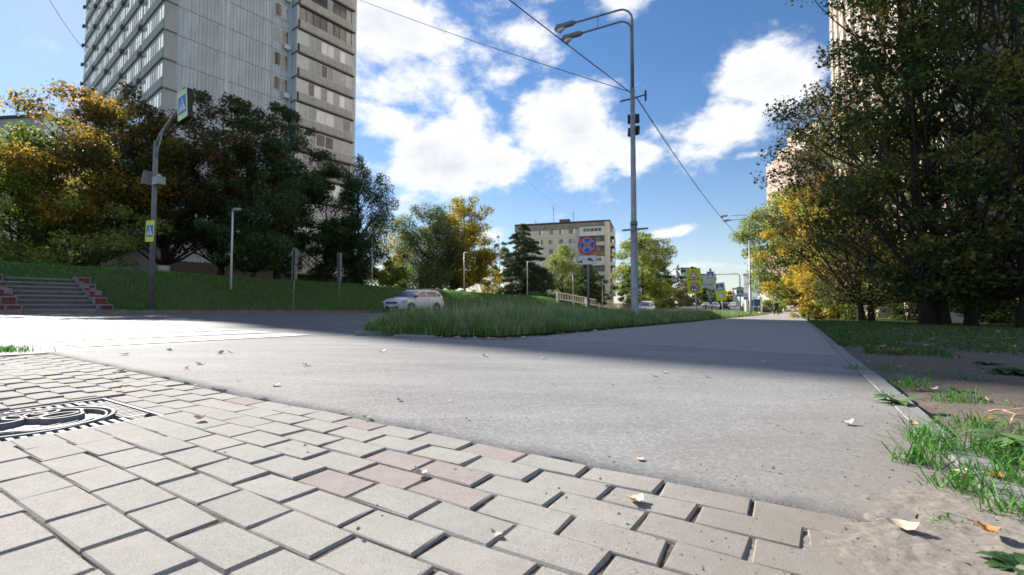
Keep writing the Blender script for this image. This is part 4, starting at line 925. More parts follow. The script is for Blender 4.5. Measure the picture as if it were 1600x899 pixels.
# right of the footpath
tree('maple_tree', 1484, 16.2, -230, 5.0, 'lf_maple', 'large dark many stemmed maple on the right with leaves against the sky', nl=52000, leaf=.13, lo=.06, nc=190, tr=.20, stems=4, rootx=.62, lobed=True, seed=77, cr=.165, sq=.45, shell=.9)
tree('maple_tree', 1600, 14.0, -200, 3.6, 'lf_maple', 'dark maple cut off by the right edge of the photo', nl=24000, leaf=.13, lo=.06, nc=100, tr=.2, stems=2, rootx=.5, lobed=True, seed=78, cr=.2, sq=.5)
tree('maple_tree', 1352, 23.5, 120, 5.0, 'lf_darkrust', 'shaded maple with yellowing leaves left of the large dark maple', nl=36000, leaf=.145, lo=.09, nc=120, tr=.15, stems=2, rootx=.4, seed=79, cr=.2, sq=.5)
tree('maple_tree', 1400, 30.5, 118, 4.6, 'lf_greenyellow', 'green yellow maple seen through the dark maple', nl=24000, leaf=.17, lo=.1, nc=70, tr=.15, stems=2, rootx=.4)
tree('maple_tree', 1306, 33, 268, 3.3, 'lf_yellow', 'sunlit yellow maple behind the shaded maple by the path', nl=22000, leaf=.18, lo=.06, nc=64, tr=.15, stems=2, rootx=.5)
tree('maple_tree', 1280, 39, 296, 3.9, 'lf_yellow', 'sunlit golden maple overhanging the far path', nl=36000, leaf=.19, lo=.1, nc=56, tr=.16)
tree('willow_tree', 1254, 52, 292, 5.6, 'lf_lime', 'pale yellow green tree whose crown reaches the far lamp post', nl=70000, leaf=.24, lo=.10, nc=120, tr=.2, cr=.24)
tree('shrub', 1272, 30, 440, 1.7, 'lf_yellow', 'yellow bush at the path edge under the golden maple', 'shrub', nl=5000, leaf=.14, lo=.03, nc=26, tr=.05, stems=3, rootx=.3)
tree('shrub', 1345, 27, 435, 2.0, 'lf_greenyellow', 'low green yellow bush under the shaded maple', 'shrub', nl=5000, leaf=.14, lo=.03, nc=26, tr=.05, stems=3, rootx=.3)
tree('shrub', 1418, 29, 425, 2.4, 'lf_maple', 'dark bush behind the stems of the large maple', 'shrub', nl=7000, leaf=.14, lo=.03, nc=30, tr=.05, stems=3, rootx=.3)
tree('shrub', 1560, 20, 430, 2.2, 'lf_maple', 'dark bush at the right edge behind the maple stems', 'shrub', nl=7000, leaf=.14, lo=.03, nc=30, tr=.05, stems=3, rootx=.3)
tree('shrub', 1213, 74, 466, 2.6, 'lf_greenyellow', 'dull green bush behind the walking person', 'shrub', nl=3000, leaf=.22, lo=.03, nc=22, tr=.05)
# ================================================================== BUILDINGS
def window_meshes(w, h, n, fr='frame_w', gl=('glass', 'glass', 'glass_pale'), fw=.06, dep=.07):
    """frame mesh and one pane mesh; local x to the right seen from outside, -y outwards"""
    b = MB(); b.box(0, w, -dep, .0, 0, fw); b.box(0, w, -dep, .0, h - fw, h); b.box(0, fw, -dep, .0, fw, h - fw); b.box(w - fw, w, -dep, .0, fw, h - fw)
    xs = [w * i / n for i in range(n + 1)]
    for x in xs[1:-1]: b.box(x - fw / 2, x + fw / 2, -dep + .004, .0, fw, h - fw)
    f = b.mesh('window', M[fr]); pw = w / n
    panes = [MB().box(fw * .5, pw - fw * .5, -dep * .45, -.004, fw, h - fw).mesh('pane', M[g]) for g in gl]
    return f, panes, pw, n
def put_window(wm, parent, x, y, z, rot, rnd):
    f, panes, pw, n = wm; o = link('window', f, parent, (x, y, z), rot)
    for i in range(n): link('pane', rnd.choice(panes), o, (i * pw, 0, 0))
    return o
# ------------------------------------------------------------------ the tall tower on the left
FA = math.atan2(.79, .61)
tw = thing('tower_block', 'tall grey panel tower with ribbed blind wall and rows of balconies on the left', 'tower block', (-32.0, 42.5, 1.9), FA)
TW, TL_, FH, NF = 18.5, 36.0, 2.8, 17
HT = NF * FH + 2.0
MB().box(.12, 10.85, .12, TL_, -1.5, HT).box(10.853, TW - .02, .9, TL_ - .01, -1.5, HT - .01).build('wall', M['panel_joint'], tw)
MB().box(-.15, TW + .1, -.1, TL_ + .15, HT, HT + .7).build('roof', M['panel'], tw)
MB().box(.0, 10.84, -.14, .118, -1.5, 2.75).build('plinth', M['panel_dark'], tw)
MB().box(10.9, TW, -.16, .8, -1.5, 2.7).build('plinth', M['panel_dark'], tw)
MB().box(-.12, .118, .0, TL_, -1.5, 4.9).build('plinth', M['panel_dark'], tw)
def rib_panel(w, h, nr):
    b = MB().box(0, w, 0, .115, 0, h)
    for i in range(nr):
        x = (i + .5) * w / nr; b.box(x - .05, x + .05, -.055, -.001, .03, h - .03)
    return b.mesh('wall_panel', M['panel'])
rp = rib_panel(4.26, FH - .045, 13); rp2 = rib_panel(2.1, FH - .045, 6)
rt = random.Random(11)
wt = window_meshes(1.55, 1.55, 2, gl=('glass_pale', 'glass', 'glass', 'glass_dark'))
for k in range(NF):
    z = 2.0 + k * FH
    for j in range(2):
        o = link('wall_panel', rp, tw, (.02 + j * 4.34, rt.uniform(-.012, .012), z + .02))
    MB_ = link('wall_panel', rp2, tw, (8.70, .06, z + .02))
    put_window(wt, tw, 8.98, .0, z + 1.0, 0, rt)
for x in (4.30,):
    MB().box(x - .17, x + .17, -.03, .1, 2.0, HT).build('pilaster', M['panel_joint'], tw)
MB().box(10.62, 10.88, -.10, .1, 2.0, HT - .02).build('pilaster', M['panel_joint'], tw)
MB().box(TW - .32, TW + .05, -1.15, .88, -1.5, HT - .02).build('pilaster', M['panel'], tw)
MB().box(4.9, 5.15, -.075, -.06, 36.2, 36.9).build('vent', M['slab'], tw)
# front balconies: slab, ribbed parapet, glazing of separate panes
BWF = TW - .32 - 10.9
sl_m = MB().box(-.06, BWF + .02, -1.42, .0, 0, .16).mesh('slab', M['slab'])
par = MB().box(.28, BWF - .12, -1.36, -1.26, .165, 1.12)
for i in range(26): par.box(.36 + i * (BWF - .6) / 26, .36 + i * (BWF - .6) / 26 + .10, -1.40, -1.361, .22, 1.06)
par_m = par.mesh('parapet', M['parapet'])
side_m = [MB().box(0, .10, -1.25, -.0, .165, 2.78).mesh('side_wall', M['panel']), MB().box(BWF - .10, BWF, -1.25, -.0, .165, 2.78).mesh('side_wall', M['panel'])]
sp_w = [MB().box(.11, 1.35, -1.22, -1.14, 1.125, 2.70).mesh('infill', M['white_wall']), MB().box(BWF - 1.05, BWF - .11, -1.22, -1.14, 1.125, 2.70).mesh('infill', M['white_wall'])]
sp_n = [MB().box(.11, .25, -1.22, -1.14, 1.125, 2.70).mesh('infill', M['white_wall']), MB().box(BWF - .3, BWF - .11, -1.22, -1.14, 1.125, 2.70).mesh('infill', M['white_wall'])]
bw_a = window_meshes(BWF - 2.42, 1.56, 6, gl=('glass_pale', 'glass_pale', 'glass', 'curtain'), fw=.08)
bw_b = window_meshes(BWF - .58, 1.56, 6, gl=('glass_pale', 'curtain', 'glass', 'glass_pale'), fw=.09)
bw_d = window_meshes(BWF - .58, 1.56, 8, 'frame_d', ('glass', 'glass_dark', 'glass_pale'), fw=.06)
kinds = ['d', 'b', 'b', 'b', 'd', 'b', 'b', 'a', 'a', 'a', 'd', 'd', 'b', 'a', 'b', 'a', 'a']
for k in range(NF):
    z = 2.0 + k * FH; kd = kinds[k]
    bl = link('balcony', sl_m, tw, (10.9, 0, z)); link('parapet', par_m, bl); [link('side_wall', q_, bl) for q_ in side_m]
    for q_ in (sp_w if kd == 'a' else sp_n): link('infill', q_, bl)
    f, panes, pw, n = bw_a if kd == 'a' else bw_b if kd == 'b' else bw_d
    x0 = 1.36 if kd == 'a' else .26
    link('window_frame', f, bl, (x0, -1.15, 1.13))
    for i in range(n): link('pane', rt.choice(panes), bl, (x0 + i * pw, -1.15, 1.13))
for k, j in ((7, 0), (9, 0), (11, 0)): MB().box(10.0, 10.62, -.42, -.10, 2.0 + k * FH + .35, 2.0 + k * FH + .85).build('air_conditioner', M['white_metal'], tw)
# left face: five bays of balconies per floor
BAY = TL_ / 5
l_slab = MB().box(-.22, BAY + .0, -1.25, .0, 0, .18).box(-.32, .22, -1.45, -1.24, -.12, .26).mesh('slab', M['slab'])
l_par = MB().box(.20, BAY - .12, -1.2, -1.1, .185, 1.15).mesh('parapet', M['parapet_grey'])
l_wall = MB().box(.0, .16, -1.1, -.0, .185, 2.79).mesh('side_wall', M['parapet_grey'])
lw = []
for v in range(4):
    rv = random.Random(40 + v); b = MB(); n = 9; w_ = (BAY - .4) / n
    for i in range(n):
        x = .22 + i * w_; pane = 1 if rv.random() < .62 else 2
        if v == 3 and 2 < i < 6: pane = 3
        b.box(x, x + .06, -1.16, -1.08, 1.155, 2.68, 0); b.box(x + .061, x + w_ - .001, -1.13, -1.09, 1.2, 2.6, pane)
    b.box(.2, BAY - .15, -1.17, -1.07, 2.605, 2.72, 0); b.box(.2, BAY - .15, -1.165, -1.075, 1.151, 1.198, 0)
    lw.append(b.mesh('glazing', [M['frame_w'], M['glass_bright'], M['glass_pale'], M['glass_dark']]))
for k in range(1, NF):
    z = 2.0 + k * FH
    for j in range(5):
        bl = link('balcony', l_slab, tw, (.1, TL_ - j * BAY, z), R(-90)); link('parapet', l_par, bl); link('side_wall', l_wall, bl)
        if j == 4: link('side_wall', l_wall, bl, (BAY - .17, 0, 0))
        link('glazing', lw[(k * 3 + j * 5 + (k * j) % 3) % 4], bl)
# ------------------------------------------------------------------ generic panel block
def block(name, label, origin, ang, W, D, z0, z1, wall, cat='apartment block', parapet=.6, roofm='roof'):
    t = thing(name, label, cat, (origin[0], origin[1], z0), ang)
    MB().box(0, W, 0, D, -2, z1 - z0).build('wall', M[wall], t)
    MB().box(-.12, W + .12, -.12, D + .12, z1 - z0, z1 - z0 + parapet).build('roof', M[roofm], t)
    return t
# ------------------------------------------------------------------ low block behind the trees at the far left
o = at(62, 300, 68)
lb = block('low_block', 'grey flat roofed block showing above the trees at the far left edge', (o.x - 24.5, 68 + 3.0), R(-7), 25, 12, 2, at(62, 183, 68).z, 'parapet_grey', parapet=.5)
MB().box(3, 3.3, 4, 4.3, 26, 33).build('mast', M['galv_d'], lb); MB().box(22, 26, 5, 7, 26.8, 30.6).build('roof_hut', M['parapet_grey'], lb)
wl = window_meshes(1.5, 1.4, 2); rl = random.Random(2)
for k in range(9):
    for i in range(7): put_window(wl, lb, 1.2 + i * 3.4, -.002, 1.4 + k * 2.85, 0, rl)
    for i in range(3): put_window(wl, lb, 25.002, 1.6 + i * 3.6, 1.4 + k * 2.85, R(90), rl)
# ------------------------------------------------------------------ seven storey block in the middle
Yc = 126.0; oc = at(953, 400, Yc); FDc = R(-17)
WC, DC, FHC = 27.5, 12.0, 2.78
zt = at(953, 345, Yc).z; z0 = zt - 7.5 * FHC - .6
dirc = (math.cos(FDc), math.sin(FDc))
cb = block('panel_block', 'beige seven storey block with stained parapet and glazed corner balconies', (oc.x - dirc[0] * WC, oc.y - dirc[1] * WC), FDc, WC, DC, z0, zt - .3, 'beige')
MB().box(-.05, WC + .05, -.08, .05, zt - z0 - 1.9, zt - z0 - .42).box(WC - .05, WC + .06, .06, DC, zt - z0 - 1.5, zt - z0 - .42).build('parapet', M['stain'], cb)
MB().box(12.5, 15.5, 4, 6.5, zt - z0 - .3, zt - z0 + 1.9).build('roof_hut', M['slab'], cb)
for x_, h_ in ((10.5, 6.5), (16.5, 4.2), (5, 2.2)): MB().box(x_, x_ + .12, 5, 5.12, zt - z0, zt - z0 + h_).box(x_ - .6, x_ + .7, 5.03, 5.09, zt - z0 + h_ * .8, zt - z0 + h_ * .8 + .06).build('aerial', M['galv_d'], cb)
rc_ = random.Random(6)
wide, nar = window_meshes(1.9, 1.5, 3, gl=('glass_pale', 'glass', 'curtain')), window_meshes(1.25, 1.5, 2, gl=('glass_pale', 'glass', 'curtain'))
for k in range(7):
    z = .9 + k * FHC + .6
    for x_, w_ in ((.8, nar), (3.0, wide), (7.2, nar), (10.2, nar), (13.2, nar), (16.0, wide)):
        put_window(w_, cb, x_, -.002, z, 0, rc_)
        if rc_.random() < .2: MB().box(x_ + .2, x_ + .95, -.42, -.06, z - .75, z - .2).build('air_conditioner', M['white_metal'], cb)
for i in range(6):
    MB().box(.0, WC, -.016, .003, .55 + (i + 1) * FHC, .60 + (i + 1) * FHC).build('panel_seam', M['stain'], cb)
BX0 = 19.2; BWc = WC - BX0 - 1.5
styles = ['dark', 'dark', 'dark', 'white', 'rust', 'beige', 'white']
for k in range(7):
    z = .55 + k * FHC; st = styles[k]; pm = {'dark': 'parapet', 'white': 'white_wall', 'rust': 'rust_panel', 'beige': 'beige_l'}[st]
    bl = MB().box(BX0, WC - 1.3, -1.15, -.0, z - .08, z + .06).build('balcony', M['slab'], cb)
    MB().box(BX0 + .05, WC - 1.35, -1.1, -1.0, z + .065, z + 1.1).build('parapet', M[pm], bl)
    if st == 'white':
        for bx_ in ((BX0 + .05, BX0 + .9, -1.08, -1.0, z + 1.105, z + 2.6), (WC - 2.1, WC - 1.35, -1.08, -1.0, z + 1.105, z + 2.6), (BX0 + .9, WC - 2.1, -1.075, -1.0, z + 2.35, z + 2.6)): MB().box(*bx_).build('infill', M['white_wall'], bl)
        wv = window_meshes(BWc - 1.5, 1.2, 5, gl=('glass_dark', 'glass'), fw=.13); f, panes, pw, n = wv
        link('window_frame', f, bl, (BX0 + .92, -1.01, z + 1.12))
        for i in range(n): link('pane', rc_.choice(panes), bl, (BX0 + .92 + i * pw, -1.01, z + 1.12))
    else:
        wv = window_meshes(BWc + .08, 1.45, 6, 'frame_d', ('glass_dark', 'glass', 'glass_dark')); f, panes, pw, n = wv
        link('window_frame', f, bl, (BX0 + .07, -1.01, z + 1.12))
        for i in range(n): link('pane', rc_.choice(panes), bl, (BX0 + .07 + i * pw, -1.01, z + 1.12))
    # balconies of the end face, set round the corner
    b2 = MB().box(WC + .0, WC + 1.05, 1.2, 7.0, z - .08, z + .06).build('balcony', M['slab'], cb)
    MB().box(WC + .93, WC + 1.0, 1.25, 6.95, z + .065, z + 1.1).box(WC + .003, WC + .925, 1.25, 1.32, z + .065, z + 1.1).build('parapet', M[pm], b2)
    f, panes, pw, n = window_meshes(5.6, 1.45, 4, 'frame_w' if st == 'white' else 'frame_d', ('glass_dark', 'glass'))
    link('window_frame', f, b2, (WC + .97, 1.27, z + 1.12), R(90))
    for i in range(n): link('pane', rc_.choice(panes), b2, (WC + .97, 1.27 + i * pw, z + 1.12), R(90))
MB().box(WC - 1.28, WC - .06, -1.15, -.003, -2, zt - z0 - .35).build('pilaster', M['beige'], cb)
# ------------------------------------------------------------------ tall apartment house on the right, running along the footpath
XA = (73.4, 100.0); LB = 87.5; ZB = Hs(60, 60) - .3
rbk = thing('apartment_house', 'tall beige and brown apartment house with projecting bays behind the dark maples on the right', 'apartment house', (XA[0], XA[1], ZB), math.atan2(-E2[1], -E2[0]))
HB = 76.0
MB().box(0, LB, 0, 16, -1, HB).build('wall', M['brown_brick'], rbk)
MB().box(-.3, LB + .3, -.3, 16.3, HB, HB + 1).build('roof', M['roof'], rbk)
wr = window_meshes(1.7, 1.7, 2, gl=('glass_pale', 'curtain', 'glass')); wr2 = window_meshes(2.6, 1.6, 3, gl=('glass_pale', 'curtain', 'glass'))
rw = random.Random(8); nbay = 8; cnt_w = 0
for i in range(nbay):
    x0 = LB - 6.2 - i * 11.6
    if x0 < -1: break
    MB().box(x0, x0 + 6.0, -1.6, -.003, -1, HB - .5 - (i % 2) * .6).build('bay', M['beige_l'], rbk)
    d = XA[1] - E2[1] * (x0 + 3)
    for k in range(25):
        z = 1.2 + k * 3.0
        if z > .8 * d or cnt_w > 290: break
        for xx in (x0 + .6, x0 + 3.3):
            link('window', wr2[0] if xx > x0 + 1 and False else wr[0], rbk, (xx, -1.602, z)); cnt_w += 1
            o_ = C.objects[-1] if False else None
        # recessed loggia beside the bay
        lg = MB().box(x0 - 5.0, x0 - .25, -.8, -.003, z - .9, z - .75).box(x0 - 5.0, x0 - .25, -.8, -.72, z - .745, z + .25).build('loggia', M['white_wall'] if (i + k) % 4 else M['beige_l'], rbk)
        link('window_frame', wr2[0], lg, (x0 - 4.2, -.006, z))
pane_r = [MB().box(.03, 1.67, -.03, -.004, .06, 1.64).mesh('pane', M[g]) for g in ('glass_pale', 'curtain', 'glass')]
pane_r2 = [MB().box(.03, 2.57, -.03, -.004, .06, 1.54).mesh('pane', M[g]) for g in ('glass_pale', 'curtain', 'glass')]
for o_ in list(rbk.children):
    if o_.name.startswith('window'): link('pane', rw.choice(pane_r), o_)
    elif o_.name.startswith('loggia'):
        w_ = o_.children[0]; link('pane', rw.choice(pane_r2), o_, tuple(w_.location))
for k in range(8):
    for yy in (3.0, 8.0): 
        o_ = link('window', wr[0], rbk, (LB + .002, yy, 1.2 + k * 3.0), R(90)); link('pane', rw.choice(pane_r), o_)
# ------------------------------------------------------------------ stepped pink house beyond it
def rect_house(name, label, px0, px1, Y, topy, wall, D=14, ang=0, floors=None, cat='apartment block', roofm='roof', nw=0, ww=1.4, fh=2.9, z0=None):
    a, b_ = at(px0, 470, Y), at(px1, 470, Y); W = (b_.x - a.x) / math.cos(ang); zb = min(Hs(a.x, Y), Hs(b_.x, Y)) - 1 if z0 is None else z0; z1 = at((px0 + px1) / 2, topy, Y).z
    t = block(name, label, (a.x, a.y), ang, W, D, zb, z1, wall, cat, roofm=roofm)
    if nw:
        wm_ = window_meshes(ww, 1.45, 2, gl=('glass', 'glass_pale')); rn = random.Random(int(px0)); k = 0
        nfl = int((z1 - zb - 2.2) / fh)
        for k in range(nfl):
            for i in range(nw): put_window(wm_, t, (i + .5) * W / nw - ww / 2, -.002, z1 - zb - .6 - (k + 1) * fh + .9, 0, rn)
    return t
ph = rect_house('stepped_house', 'pink stepped apartment house rising between the yellow trees and the tall beige house', 1288, 1330, 112, 188, 'beige_l', 12, R(4), nw=3, ww=1.8)
hh_ = ph.children[0]; zt_ = at(1300, 188, 112).z - ph.location.z
for i, (px0, px1, topy) in enumerate(((1266, 1288, 218), (1246, 1266, 240))):
    a = at(px0, 470, 112); W = at(px1, 470, 112).x - a.x; zz = at(px0, topy, 112).z - ph.location.z; dx = a.x - ph.location.x
    MB().box(dx, dx + W - .01, .6 * (i + 1) - 1.2, 11.5, -2, zz).build('wing', M['pinkish'] if i else M['beige_l'], ph)
    MB().box(dx - .1, dx + W - .12, .6 * (i + 1) - 1.35, 11.4, zz, zz + .5).build('roof', M['pinkish'], ph)
    wm_ = window_meshes(1.5, 1.5, 2, gl=('glass', 'glass_pale'))
    for k in range(8): put_window(wm_, ph, dx + W * .3, .6 * (i + 1) - 1.203, zz - 2.6 - k * 3.0, 0, rw)
# ------------------------------------------------------------------ far buildings
rect_house('far_block', 'brown flat roofed block behind the pale poplar', 996, 1030, 178, 385, 'beige', 14, R(-14), nw=4, ww=2.2)
rect_house('far_block', 'long pale panel block behind the tilted crossing sign', 1094, 1120, 230, 430, 'far_white', 14, R(3), nw=8, ww=1.6)
rect_house('far_block', 'pale grey block top showing left of the yellow hump sign', 1064, 1078, 250, 420, 'far_white', 12, 0, nw=3)
rect_house('far_shop', 'low white building behind the bus stop', 1162, 1190, 150, 452, 'far_white', 6, R(6), nw=5, ww=2.0, cat='building')
rect_house('far_tower', 'narrow grey blue tower slab right of the bus stop', 1192, 1203, 140, 428, 'grey_blue', 9, R(8), cat='building')
rect_house('far_block', 'light beige block right of the grey blue tower slab', 1203, 1216, 142, 436, 'beige_l', 10, R(4), nw=2)
rect_house('far_house', 'pink and cream house behind the parked silver car', 1222, 1262, 122, 440, 'beige_l', 10, R(4), nw=4, ww=1.7)
rect_house('far_block', 'pale house seen low through the stems of the maples', 1330, 1420, 96, 440, 'beige_l', 10, R(10), nw=6, ww=1.6)
# ================================================================== STREET FURNITURE
def copy_tree(o, parent=None):
    c = o.copy(); C.objects.link(c); c.parent = parent
    for ch in list(o.children): copy_tree(ch, c)
    return c
ROT_R = -AR                                  # a board whose local -y faces traffic coming down the near side
def arcp(cx, cz, r, a0, a1, n): return [(cx + r * math.cos(a0 + (a1 - a0) * i / n), 0, cz + r * math.sin(a0 + (a1 - a0) * i / n)) for i in range(n + 1)]
def ngon(r, n=28, cx=0, cz=0, a0=0): return [(cx + r * math.cos(a0 + 2 * math.pi * i / n), cz + r * math.sin(a0 + 2 * math.pi * i / n)) for i in range(n)]
def annulus(mb, r0, r1, y, n=32, cx=0, cz=0, mi=0):
    vs = [(cx + r * math.cos(2 * math.pi * i / n), y, cz + r * math.sin(2 * math.pi * i / n)) for i in range(n) for r in (r0, r1)]
    return mb.add(vs, [(2 * i, 2 * i + 1, (2 * i + 3) % (2 * n), (2 * i + 2) % (2 * n)) for i in range(n)], mi)
def plate(name, mm, parent, poly, y0, th=.004, back=None):
    return MB().prism(poly, y0 - th, y0).build(name, M[mm], parent)
def rrect(w, h, r, n=4):
    out = []
    for cx, cz, a in ((w / 2 - r, -h / 2 + r, -math.pi / 2), (w / 2 - r, h / 2 - r, 0), (-w / 2 + r, h / 2 - r, math.pi / 2), (-w / 2 + r, -h / 2 + r, math.pi)):
        out += [(cx + r * math.cos(a + math.pi / 2 * i / n), cz + r * math.sin(a + math.pi / 2 * i / n)) for i in range(n + 1)]
    return out
def off(poly, dx, dz, s=1.0): return [(x * s + dx, z * s + dz) for x, z in poly]
WALK = [[(-.02, .33), (.02, .33), (.045, .37), (.03, .42), (-.03, .42), (-.045, .37)],       # head
        [(-.06, .30), (.05, .31), (.09, .20), (.16, .14), (.14, .10), (.05, .16), (.04, .05), (.11, -.10), (.17, -.24), (.12, -.25), (.04, -.10), (-.02, .0), (-.08, -.12), (-.18, -.24), (-.22, -.21), (-.12, -.08), (-.06, .06), (-.06, .18), (-.13, .10), (-.16, .13)]]
def crossing_face(parent, w, h, border, y=-.012):
    """crossing sign: coloured surround, blue square, white triangle, black walker over stripes"""
    plate('surround', border, parent, rrect(w, h, .04), y, .012)
    s = min(w, h) * .80
    plate('blue_field', 'sign_b', parent, rrect(s, min(h * .84, s * 1.12), .02), y - .0125, .003)
    plate('triangle', 'sign_w', parent, [(-s * .43, -s * .40), (s * .43, -s * .40), (0, s * .44)], y - .016, .003)
    for poly in WALK: plate('walker', 'sign_k', parent, off(poly, 0, -s * .08, s * .80), y - .0195, .003)
    for i in range(4):
        x = -s * .26 + i * s * .15; plate('stripe', 'sign_k', parent, [(x, -s * .37), (x + s * .08, -s * .37), (x + s * .07, -s * .31), (x + .01, -s * .31)], y - .0195, .003)
# ------------------------------------------------------------------ nearest lamp post
def lamp_post(label, loc, rot):
    t = thing('street_lamp', label, 'street lamp', loc, rot, 'double armed street lamps')
    MB().tube([(0, 0, -.2), (0, 0, .25), (0, 0, 2.95)], [.135, .112, .098], 16).build('lower_pole', M['galv'], t, True)
    MB().tube([(0, 0, 2.952), (0, 0, 3.05), (0, 0, 7.05)], [.098, .080, .068], 16).build('upper_pole', M['galv'], t, True)
    MB().tube([(0, 0, 2.90), (0, 0, 3.02)], [.104, .104], 16).build('collar', M['galv_d'], t, True)
    MB().box(-.38, .38, -.14, -.09, 2.78, 2.83).box(-.06, .06, -.16, .12, 2.72, 2.90).build('bracket', M['galv_d'], t)
    MB().tube([(0, -.05, 7.0), (0, -.05, 9.1)] + [(x, -.05, z) for x, _, z in arcp(.42, 9.14, .42, math.pi, math.pi / 2, 7)][1:] + [(1.9, -.05, 9.62)], [.04] * 2 + [.03] * 8, 8).build('arm', M['galv_d'], t, True)
    MB().tube([(0, .05, 7.0), (0, .05, 8.70)] + [(x, .05, z) for x, _, z in arcp(.38, 8.74, .38, math.pi, math.pi / 2, 7)][1:] + [(1.62, .05, 9.14)], [.04] * 2 + [.03] * 8, 8).build('arm', M['galv_d'], t, True)
    MB().tube([(1.05, -.05, 9.58), (1.05, .05, 9.13)], .012, 6).build('tie_rod', M['galv_d'], t)
    for x, y, z in ((1.85, -.05, 9.62), (1.57, .05, 9.14)):
        h = MB().tube([(x - .02, y, z), (x + .08, y, z + .01), (x + .34, y, z + .015), (x + .58, y, z - .005), (x + .68, y, z - .05)], [.05, .085, .085, .115, .05], 12).build('lamp_head', M['galv_d'], t, True)
        MB().tube([(x + .34, y, z - .05), (x + .50, y, z - .11), (x + .64, y, z - .09)], [.05, .095, .04], 12).build('lens', M['lens'], h, True)
    for z, yy, a in ((6.15, -.16, 18), (5.78, -.18, -8)):
        T = Matrix.Translation((.02, yy, z)) @ Matrix.Rotation(R(a), 4, 'Z') @ Matrix.Rotation(R(15), 4, 'X')
        f = MB().box(-.17, .17, -.05, .05, -.13, .13, 0, T).build('floodlight', M['black_metal'], t)
        MB().box(-.14, .14, -.056, -.051, -.10, .10, 0, T).build('lens', M['lens'], f); MB().box(-.03, .03, .05, .16, -.03, .03, 0, T).build('bracket', M['black_metal'], f)
    MB().box(-.06, .40, -.10, -.07, 6.72, 6.76).tube([(-.34, -.1, 6.78), (-.06, -.06, 6.74)], .02, 6).tube([(-.36, -.1, 6.60), (-.36, -.1, 6.90)], .03, 8).build('wire_bracket', M['black_metal'], t)
    return t
ARM = math.atan2(RN[1], RN[0])
p1 = at(992, 495, 13.3); L1 = lamp_post('tall grey lamp post with two curved arms and floodlights standing in the grass island', (p1.x, 13.3, float(H0(p1.x, 13.3))), ARM)
p2 = at(1173, 489, 44.0); L2 = copy_tree(L1); L2.location = (p2.x, 44.0, p2.z); L2['label'] = 'farther double armed lamp post at the path edge by the pale yellow tree'
p3 = at(1187, 488, 76.0); L3 = copy_tree(L1); L3.location = (p3.x, 76.0, p3.z); L3['label'] = 'distant lamp post beside the bus stop column'
# ------------------------------------------------------------------ overhead wires
def wire(pts, r_, label, sag=.3):
    a, b = Vector(pts[0]), Vector(pts[1]); P = [a.lerp(b, i / 16) - Vector((0, 0, 4 * sag * (i / 16) * (1 - i / 16))) for i in range(17)]
    tag(MB().tube(P, r_, 5).build('overhead_wire', M['plastic'], None, True), label, 'wire', 'overhead wires')
ltop = Vector((p1.x, 13.3, float(H0(p1.x, 13.3)) + 6.78)); l2t = Vector((p2.x, 44, p2.z + 6.8))
wire((ltop + Vector((-.05, 0, .1)), (-18.5, -13, 7.2)), .013, 'thick cable running from the lamp post up and out over the top of the picture', .35)
wire((ltop + Vector((-.05, 0, .12)), at(265, -150, 41.5)), .011, 'thin cable from the lamp post leftwards towards the tall tower', 1.1)
wire((ltop + Vector((.12, 0, -.05)), l2t), .016, 'cable sloping down from the nearest lamp post to the farther one', .7)
wire((at(134, 80, 63), at(60, -30, 50)), .03, 'short cable running up and left from the edge of the tall tower', .5)
wire((at(905, 345, 128), at(815, 275, 75)), .014, 'faint cable over the seven storey block', .5)
# ------------------------------------------------------------------ no-stopping sign with tow plate
ps = at(918, 480, 14.8)
ns = thing('no_stopping_sign', 'round blue no stopping sign over a white tow truck plate on a grey post', 'road sign', (ps.x, 14.8, float(H0(ps.x, 14.8))), ROT_R + R(8))
zc_ = at(918, 383.5, 14.8).z - ns.location.z; zp = at(918, 406.5, 14.8).z - ns.location.z
MB().tube([(.02, .05, -.1), (.02, .05, zc_ + .2)], .038, 10).build('post', M['galv_d'], ns, True)
def sign_at(parent, name, z, x=0, roll=0): 
    o = link(name, MB().prism(ngon(.28, 28), -.002, .012).mesh('back', M['galv_d']), parent, (x, 0, z)); o.rotation_euler = (0, R(roll), 0); return o
dsk = sign_at(ns, 'disc', zc_)
rim_ = MB(); annulus(rim_, .245, .302, -.0085); rim_.build('red_ring', M['sign_r'], dsk)
plate('white_disc', 'sign_w', dsk, ngon(.30, 32), -.003, .003)
plate('blue_field', 'sign_b', dsk, ngon(.232, 32), -.0065, .002)
for a in (45, -45):
    T = Matrix.Rotation(R(a), 4, 'Y')
    MB().box(-.245, .245, -.0092 - .0004 * (a > 0), -.0088, -.034, .034, 0, T).build('white_bar', M['sign_w'], dsk)
    MB().box(-.262, .262, -.0106 - .0005 * (a > 0), -.0094, -.019, .019, 0, T).build('red_bar', M['sign_r'], dsk)
pl = MB().prism(rrect(.60, .30, .02), -.006, .006).build('tow_plate', M['sign_w'], ns); pl.location = (0, 0, zp)
for x0, x1, z0, z1 in ((-.285, .285, .132, .138), (-.285, .285, -.138, -.132), (-.285, -.279, -.132, .132), (.279, .285, -.132, .132)): MB().box(x0, x1, -.0075, -.0062, z0, z1).build('border_line', M['sign_k'], pl)
CARP = [(-.12, -.02), (-.11, -.035), (.11, -.035), (.12, -.01), (.10, .005), (.05, .012), (.015, .045), (-.06, .045), (-.09, .012)]
plate('towed_car', 'sign_k', pl, [(x * math.cos(-.3) - z * math.sin(-.3) + .11, x * math.sin(-.3) + z * math.cos(-.3) + .01) for x, z in CARP], -.0063, .0015)
for cx, cz in ((.05, -.0), (.18, -.04)): plate('wheel', 'sign_k', pl, ngon(.022, 10, cx, cz), -.0064, .0016)
